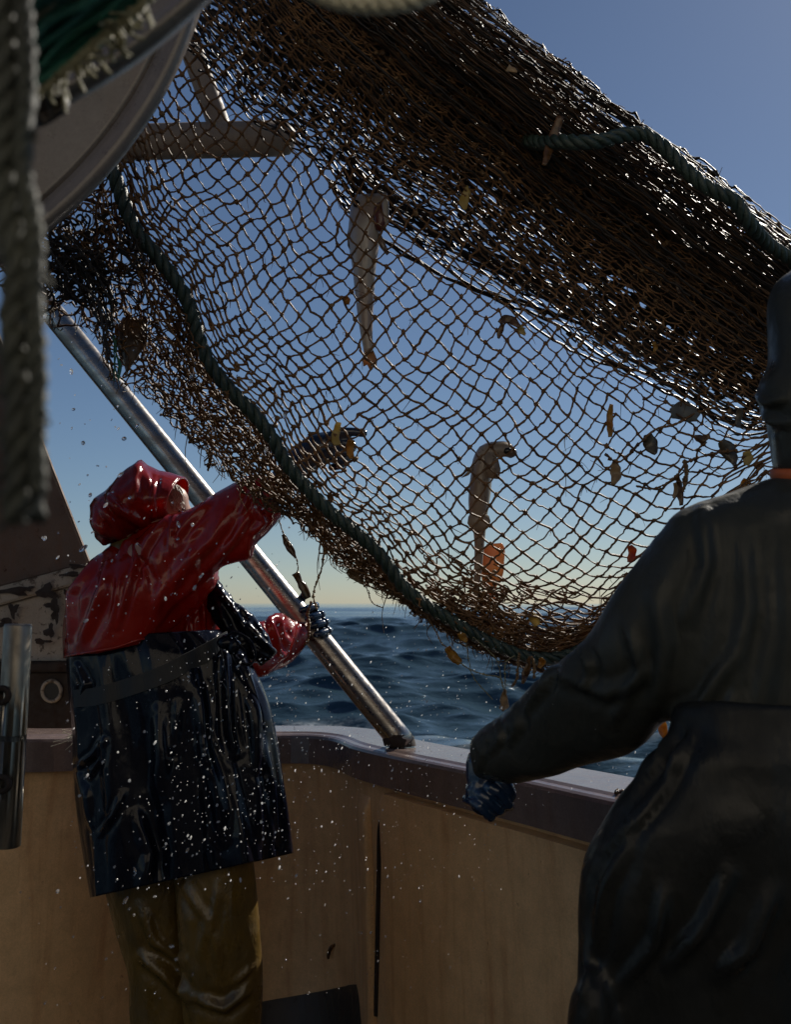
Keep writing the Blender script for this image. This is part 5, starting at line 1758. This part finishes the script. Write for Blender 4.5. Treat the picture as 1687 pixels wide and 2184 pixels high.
# things hanging under the net on threads
HG = 'scraps hanging under the net'
dh = nd(640, 1110) + 0.0
scrap('weed_pod', 'black twisted pods on a thread just right of the red cuff', [(604, 1140), (612, 1158), (622, 1174), (632, 1190)], [4, 7, 7, 3], M['brown_weed'], d=2.36, off=0, th=.005, group=HG)
scrap('egg_case', 'brown tubular egg case hanging over the gloved hand on the pole', [(630, 1222), (640, 1240), (650, 1258), (658, 1276)], [8, 7, 9, 6], M['brown_weed'], 'egg case', d=2.40, off=0, th=.009, group=HG)
scrap('fibre_clump', 'tan clump of frayed fibre under the rope above the horizon', [(742, 1216), (754, 1222), (768, 1236), (776, 1246)], [6, 12, 9, 3], M['fibre'], 'fibre', d=2.3, off=0, th=.009, curl=2, group=HG)
scrap('egg_case', 'amber and brown egg case hanging in front of the waves', [(955, 1380), (962, 1392), (972, 1404), (984, 1414)], [7, 9, 10, 6], M['amber'], 'egg case', d=2.26, off=0, th=.008, group=HG)
scrap('kelp_scrap', 'short amber blade stuck to the lowest stretch of green rope', [(980, 1350), (990, 1360), (998, 1368)], [5, 7, 4], M['amber'], d=2.2, off=0, group=HG)
scrap('fibre_clump', 'pale tan tuft at the end of threads above the dark sleeve', [(1078, 1470), (1076, 1488), (1078, 1504), (1070, 1514)], [3, 7, 10, 6], M['fibre'], 'fibre', d=2.2, off=0, th=.008, curl=2, group=HG)
scrap('kelp_leaf', 'dark olive leaf hanging under the lowest net beside the dark sleeve', [(1132, 1400), (1128, 1420), (1121, 1440), (1116, 1458)], [3, 7, 8, 3], M['brown_weed'], d=2.2, off=0, group=HG)
scrap('kelp_leaf', 'small orange leaf just above the dark forearm', [(1156, 1402), (1158, 1412), (1152, 1424)], [4, 8, 4], M['amber'], d=2.2, off=0, group=HG)
scrap('kelp_leaf', 'orange leaf framed between the dark forearm and the body', [(1411, 1528), (1414, 1545), (1418, 1562), (1424, 1578)], [5, 8, 8, 3], M['amber'], d=2.05, off=0, group=HG)

hw = hit(WALL_BVH, 712, 2030, 0)
scrap('wrack_strip', 'small dark curl of weed stuck to the brown wall near the deck', [(700, 2046), (702, 2032), (710, 2018), (724, 2012)], [2, 4, 4, 2], M['brown_weed'], d=float(hw[1]), off=-0.006, curl=0)
hw = hit(WALL_BVH, 1142, 2050, 0)
scrap('wrack_strip', 'thin dark sliver of weed stuck on the right of the brown wall', [(1138, 2040), (1142, 2052), (1146, 2066)], [1.5, 2.5, 1.5], M['brown_weed'], d=float(hw[1]), off=-0.034, curl=0)
gt = MB()
for k in range(5):
    p_ = P(*np.array([(246 + rng.normal(0, 2), 716, 2.05), (247 + rng.normal(0, 3), 750, 2.05), (248 + rng.normal(0, 4), 780, 2.05), (250 + rng.normal(0, 5), 812, 2.05)]).T)
    gt.add(*tubes(spline(p_, 24), 0.0016, 6)[:2])
tag(gt.build('green_twine', M['green_twine']), 'bright green twine hanging from the net beside the skate', 'twine')


def thread(name, label, pts, d, r, mat, wob=3.0, group='loose threads'):
    p = np.array(pts, float)
    q_ = spline(p, 60) + np.cumsum(rng.normal(0, 0.25 * wob / 3, (60, 2)), axis=0) * 0.5 + rng.normal(0, wob * 0.16, (60, 2))
    mb = MB().add(*tubes(P(q_[:, 0], q_[:, 1], d), r * rng.uniform(0.7, 1.5, 60), 5)[:2])
    c = P(q_[::4, 0], q_[::4, 1], d)
    mb.add(*(lambda a, b: (a, None, b))(*blobs(c, r * rng.uniform(0.9, 2.4, len(c)), jitter=.3)))
    return tag(mb.build(name, mat), label, 'thread', group)


thread('thread', 'thick brown thread hanging from the rope down to the gloved hand on the pole', [(693, 1150), (690, 1190), (682, 1225), (672, 1250), (668, 1275), (676, 1300)], 2.35, .0020, M['fibre'])
thread('thread', 'knotted thread lying down over the hand and pole', [(664, 1285), (658, 1310), (662, 1335), (660, 1362), (650, 1378)], 2.93, .0030, M['fibre'])
thread('thread', 'thread holding the black pods and the brown egg case', [(596, 1110), (606, 1140), (632, 1190), (636, 1210), (632, 1224)], 2.36, .0012, M['fibre'])
thread('thread', 'thin curl of thread under the tan fibre clump', [(776, 1246), (788, 1262), (790, 1276), (800, 1290), (818, 1296)], 2.3, .0010, M['fibre'])
thread('thread', 'thread from the rope down to the amber egg case', [(912, 1314), (930, 1345), (944, 1372), (954, 1380)], 2.26, .0012, M['fibre'])
thread('thread', 'pale thread swinging from the egg case towards the tuft', [(984, 1414), (1004, 1428), (1040, 1440), (1066, 1446), (1074, 1470)], 2.23, .0013, M['pale_twine'])
thread('thread', 'pale thread dropping left of the tuft', [(994, 1360), (1000, 1400), (1008, 1440), (1030, 1470), (1052, 1492)], 2.23, .0010, M['pale_twine'])
thread('thread', 'slanting pale thread from the rope to the tuft', [(1006, 1355), (1040, 1385), (1062, 1410), (1070, 1450), (1078, 1480)], 2.22, .0010, M['pale_twine'])
thread('thread', 'straight pale thread above the tuft', [(1098, 1398), (1080, 1412), (1078, 1450), (1080, 1490)], 2.22, .0011, M['pale_twine'])
thread('thread', 'beaded thread hanging between the tuft and the dark olive leaf', [(1108, 1395), (1106, 1420), (1104, 1446), (1094, 1466)], 2.21, .0020, M['fibre'])
thread('thread', 'stringy bit hanging beside the dark olive leaf', [(1136, 1400), (1140, 1424), (1138, 1446)], 2.21, .0022, M['fibre'])
thread('thread', 'hanging whisker on the torn lower edge above the red hood', [(446, 960), (450, 975), (446, 992), (444, 1004)], 2.3, .0022, M['fibre'])
thread('thread', 'long loose twine sagging from the jellyfish to the mussel shell', [(1530, 868), (1490, 880), (1440, 905), (1400, 915), (1370, 940), (1320, 985), (1290, 968)], nd(1420, 900) - .015, .0026, M['twine'])
thread('thread', 'second loose twine sagging left of the dark collar', [(1570, 960), (1520, 968), (1470, 985), (1440, 1020), (1400, 1042), (1360, 1036)], nd(1450, 1000) - .015, .0024, M['twine'])
thread('thread', 'stringy tuft of weed hanging under the second loose twine', [(1462, 985), (1466, 1010), (1462, 1034), (1458, 1050)], nd(1450, 1000) - .02, .0032, M['fibre'])

# ------------------------------------------------------------------ flying water
cen, size = [], []


def spray(n, xr, yr, dr, sr, shape=None):
    x = rng.uniform(*xr, n); y = rng.uniform(*yr, n)
    d_ = rng.uniform(*dr, n)
    if shape is not None:
        k = shape(x, y); x, y, d_ = x[k], y[k], d_[k]
    cen.append(P(x, y, d_))
    r_ = sr[0] * (sr[1] / sr[0]) ** (rng.uniform(0, 1, len(x)) ** 3.0)
    size.append(np.stack([r_, r_, r_], -1))


spray(430, (140, 640), (1180, 1900), (1.5, 2.25), (0.0010, 0.0040))
spray(300, (360, 620), (1380, 1820), (1.6, 2.25), (0.0010, 0.0030))
spray(620, (560, 1080), (1330, 1900), (1.6, 2.7), (0.0008, 0.0026))
spray(240, (560, 1380), (1290, 1640), (1.5, 2.6), (0.0008, 0.0024))
spray(120, (80, 620), (640, 1200), (1.6, 2.3), (0.0013, 0.0046))
spray(60, (600, 1000), (1900, 2120), (1.6, 2.6), (0.0008, 0.0022))
spray(40, (20, 420), (1800, 2150), (1.2, 2.0), (0.001, 0.0035))
spray(60, (1050, 1400), (1560, 1720), (1.95, 2.3), (0.0007, 0.0018))
for nm_, sel, m_, k_, lab in (('spray', range(0, 4), 'spray', 0.58, 'white spray flying over the apron, the wall and the waves'),
                              ('water_drops', range(4, len(cen)), 'drop', 0.9, 'larger clear water drops falling against the sky and the wall')):
    cc = np.concatenate([cen[i] for i in sel]); sz = np.concatenate([size[i] for i in sel])
    v_, t_ = blobs(cc, sz * k_ * np.array([1.0, 1.0, 1.15]), ICO2_V, ICO2_T, 0.03)
    ctr = np.repeat(cc, len(ICO2_V), 0)       # drops are drawn out along their flight
    dir_ = nrm(np.array([0.55, 0.1, 0.8]) + rng.normal(0, 0.35, (len(cc), 3)))
    st_ = np.repeat(dir_ * rng.uniform(0.0, 1.3, (len(cc), 1)) ** 2, len(ICO2_V), 0)
    dn_ = np.repeat(dir_, len(ICO2_V), 0)
    v_ = v_ + st_ * ((v_ - ctr) * dn_).sum(-1, keepdims=True)
    o = MB().add(v_, None, t_).build(nm_, M[m_])
    tag(o, lab, 'water drops', None, 'stuff')
# drops clinging to the twine
ci = rng.choice(len(kk), 900)
v_, t_ = blobs(kk[ci] + rng.normal(0, .003, (900, 3)) + [0, -.003, -.003], rng.uniform(0.0011, 0.0024, 900), ICO_V, ICO_T, 0.05)
o = MB().add(v_, None, t_).build('clinging_drops', M['drop'], net); o['kind'] = 'stuff'
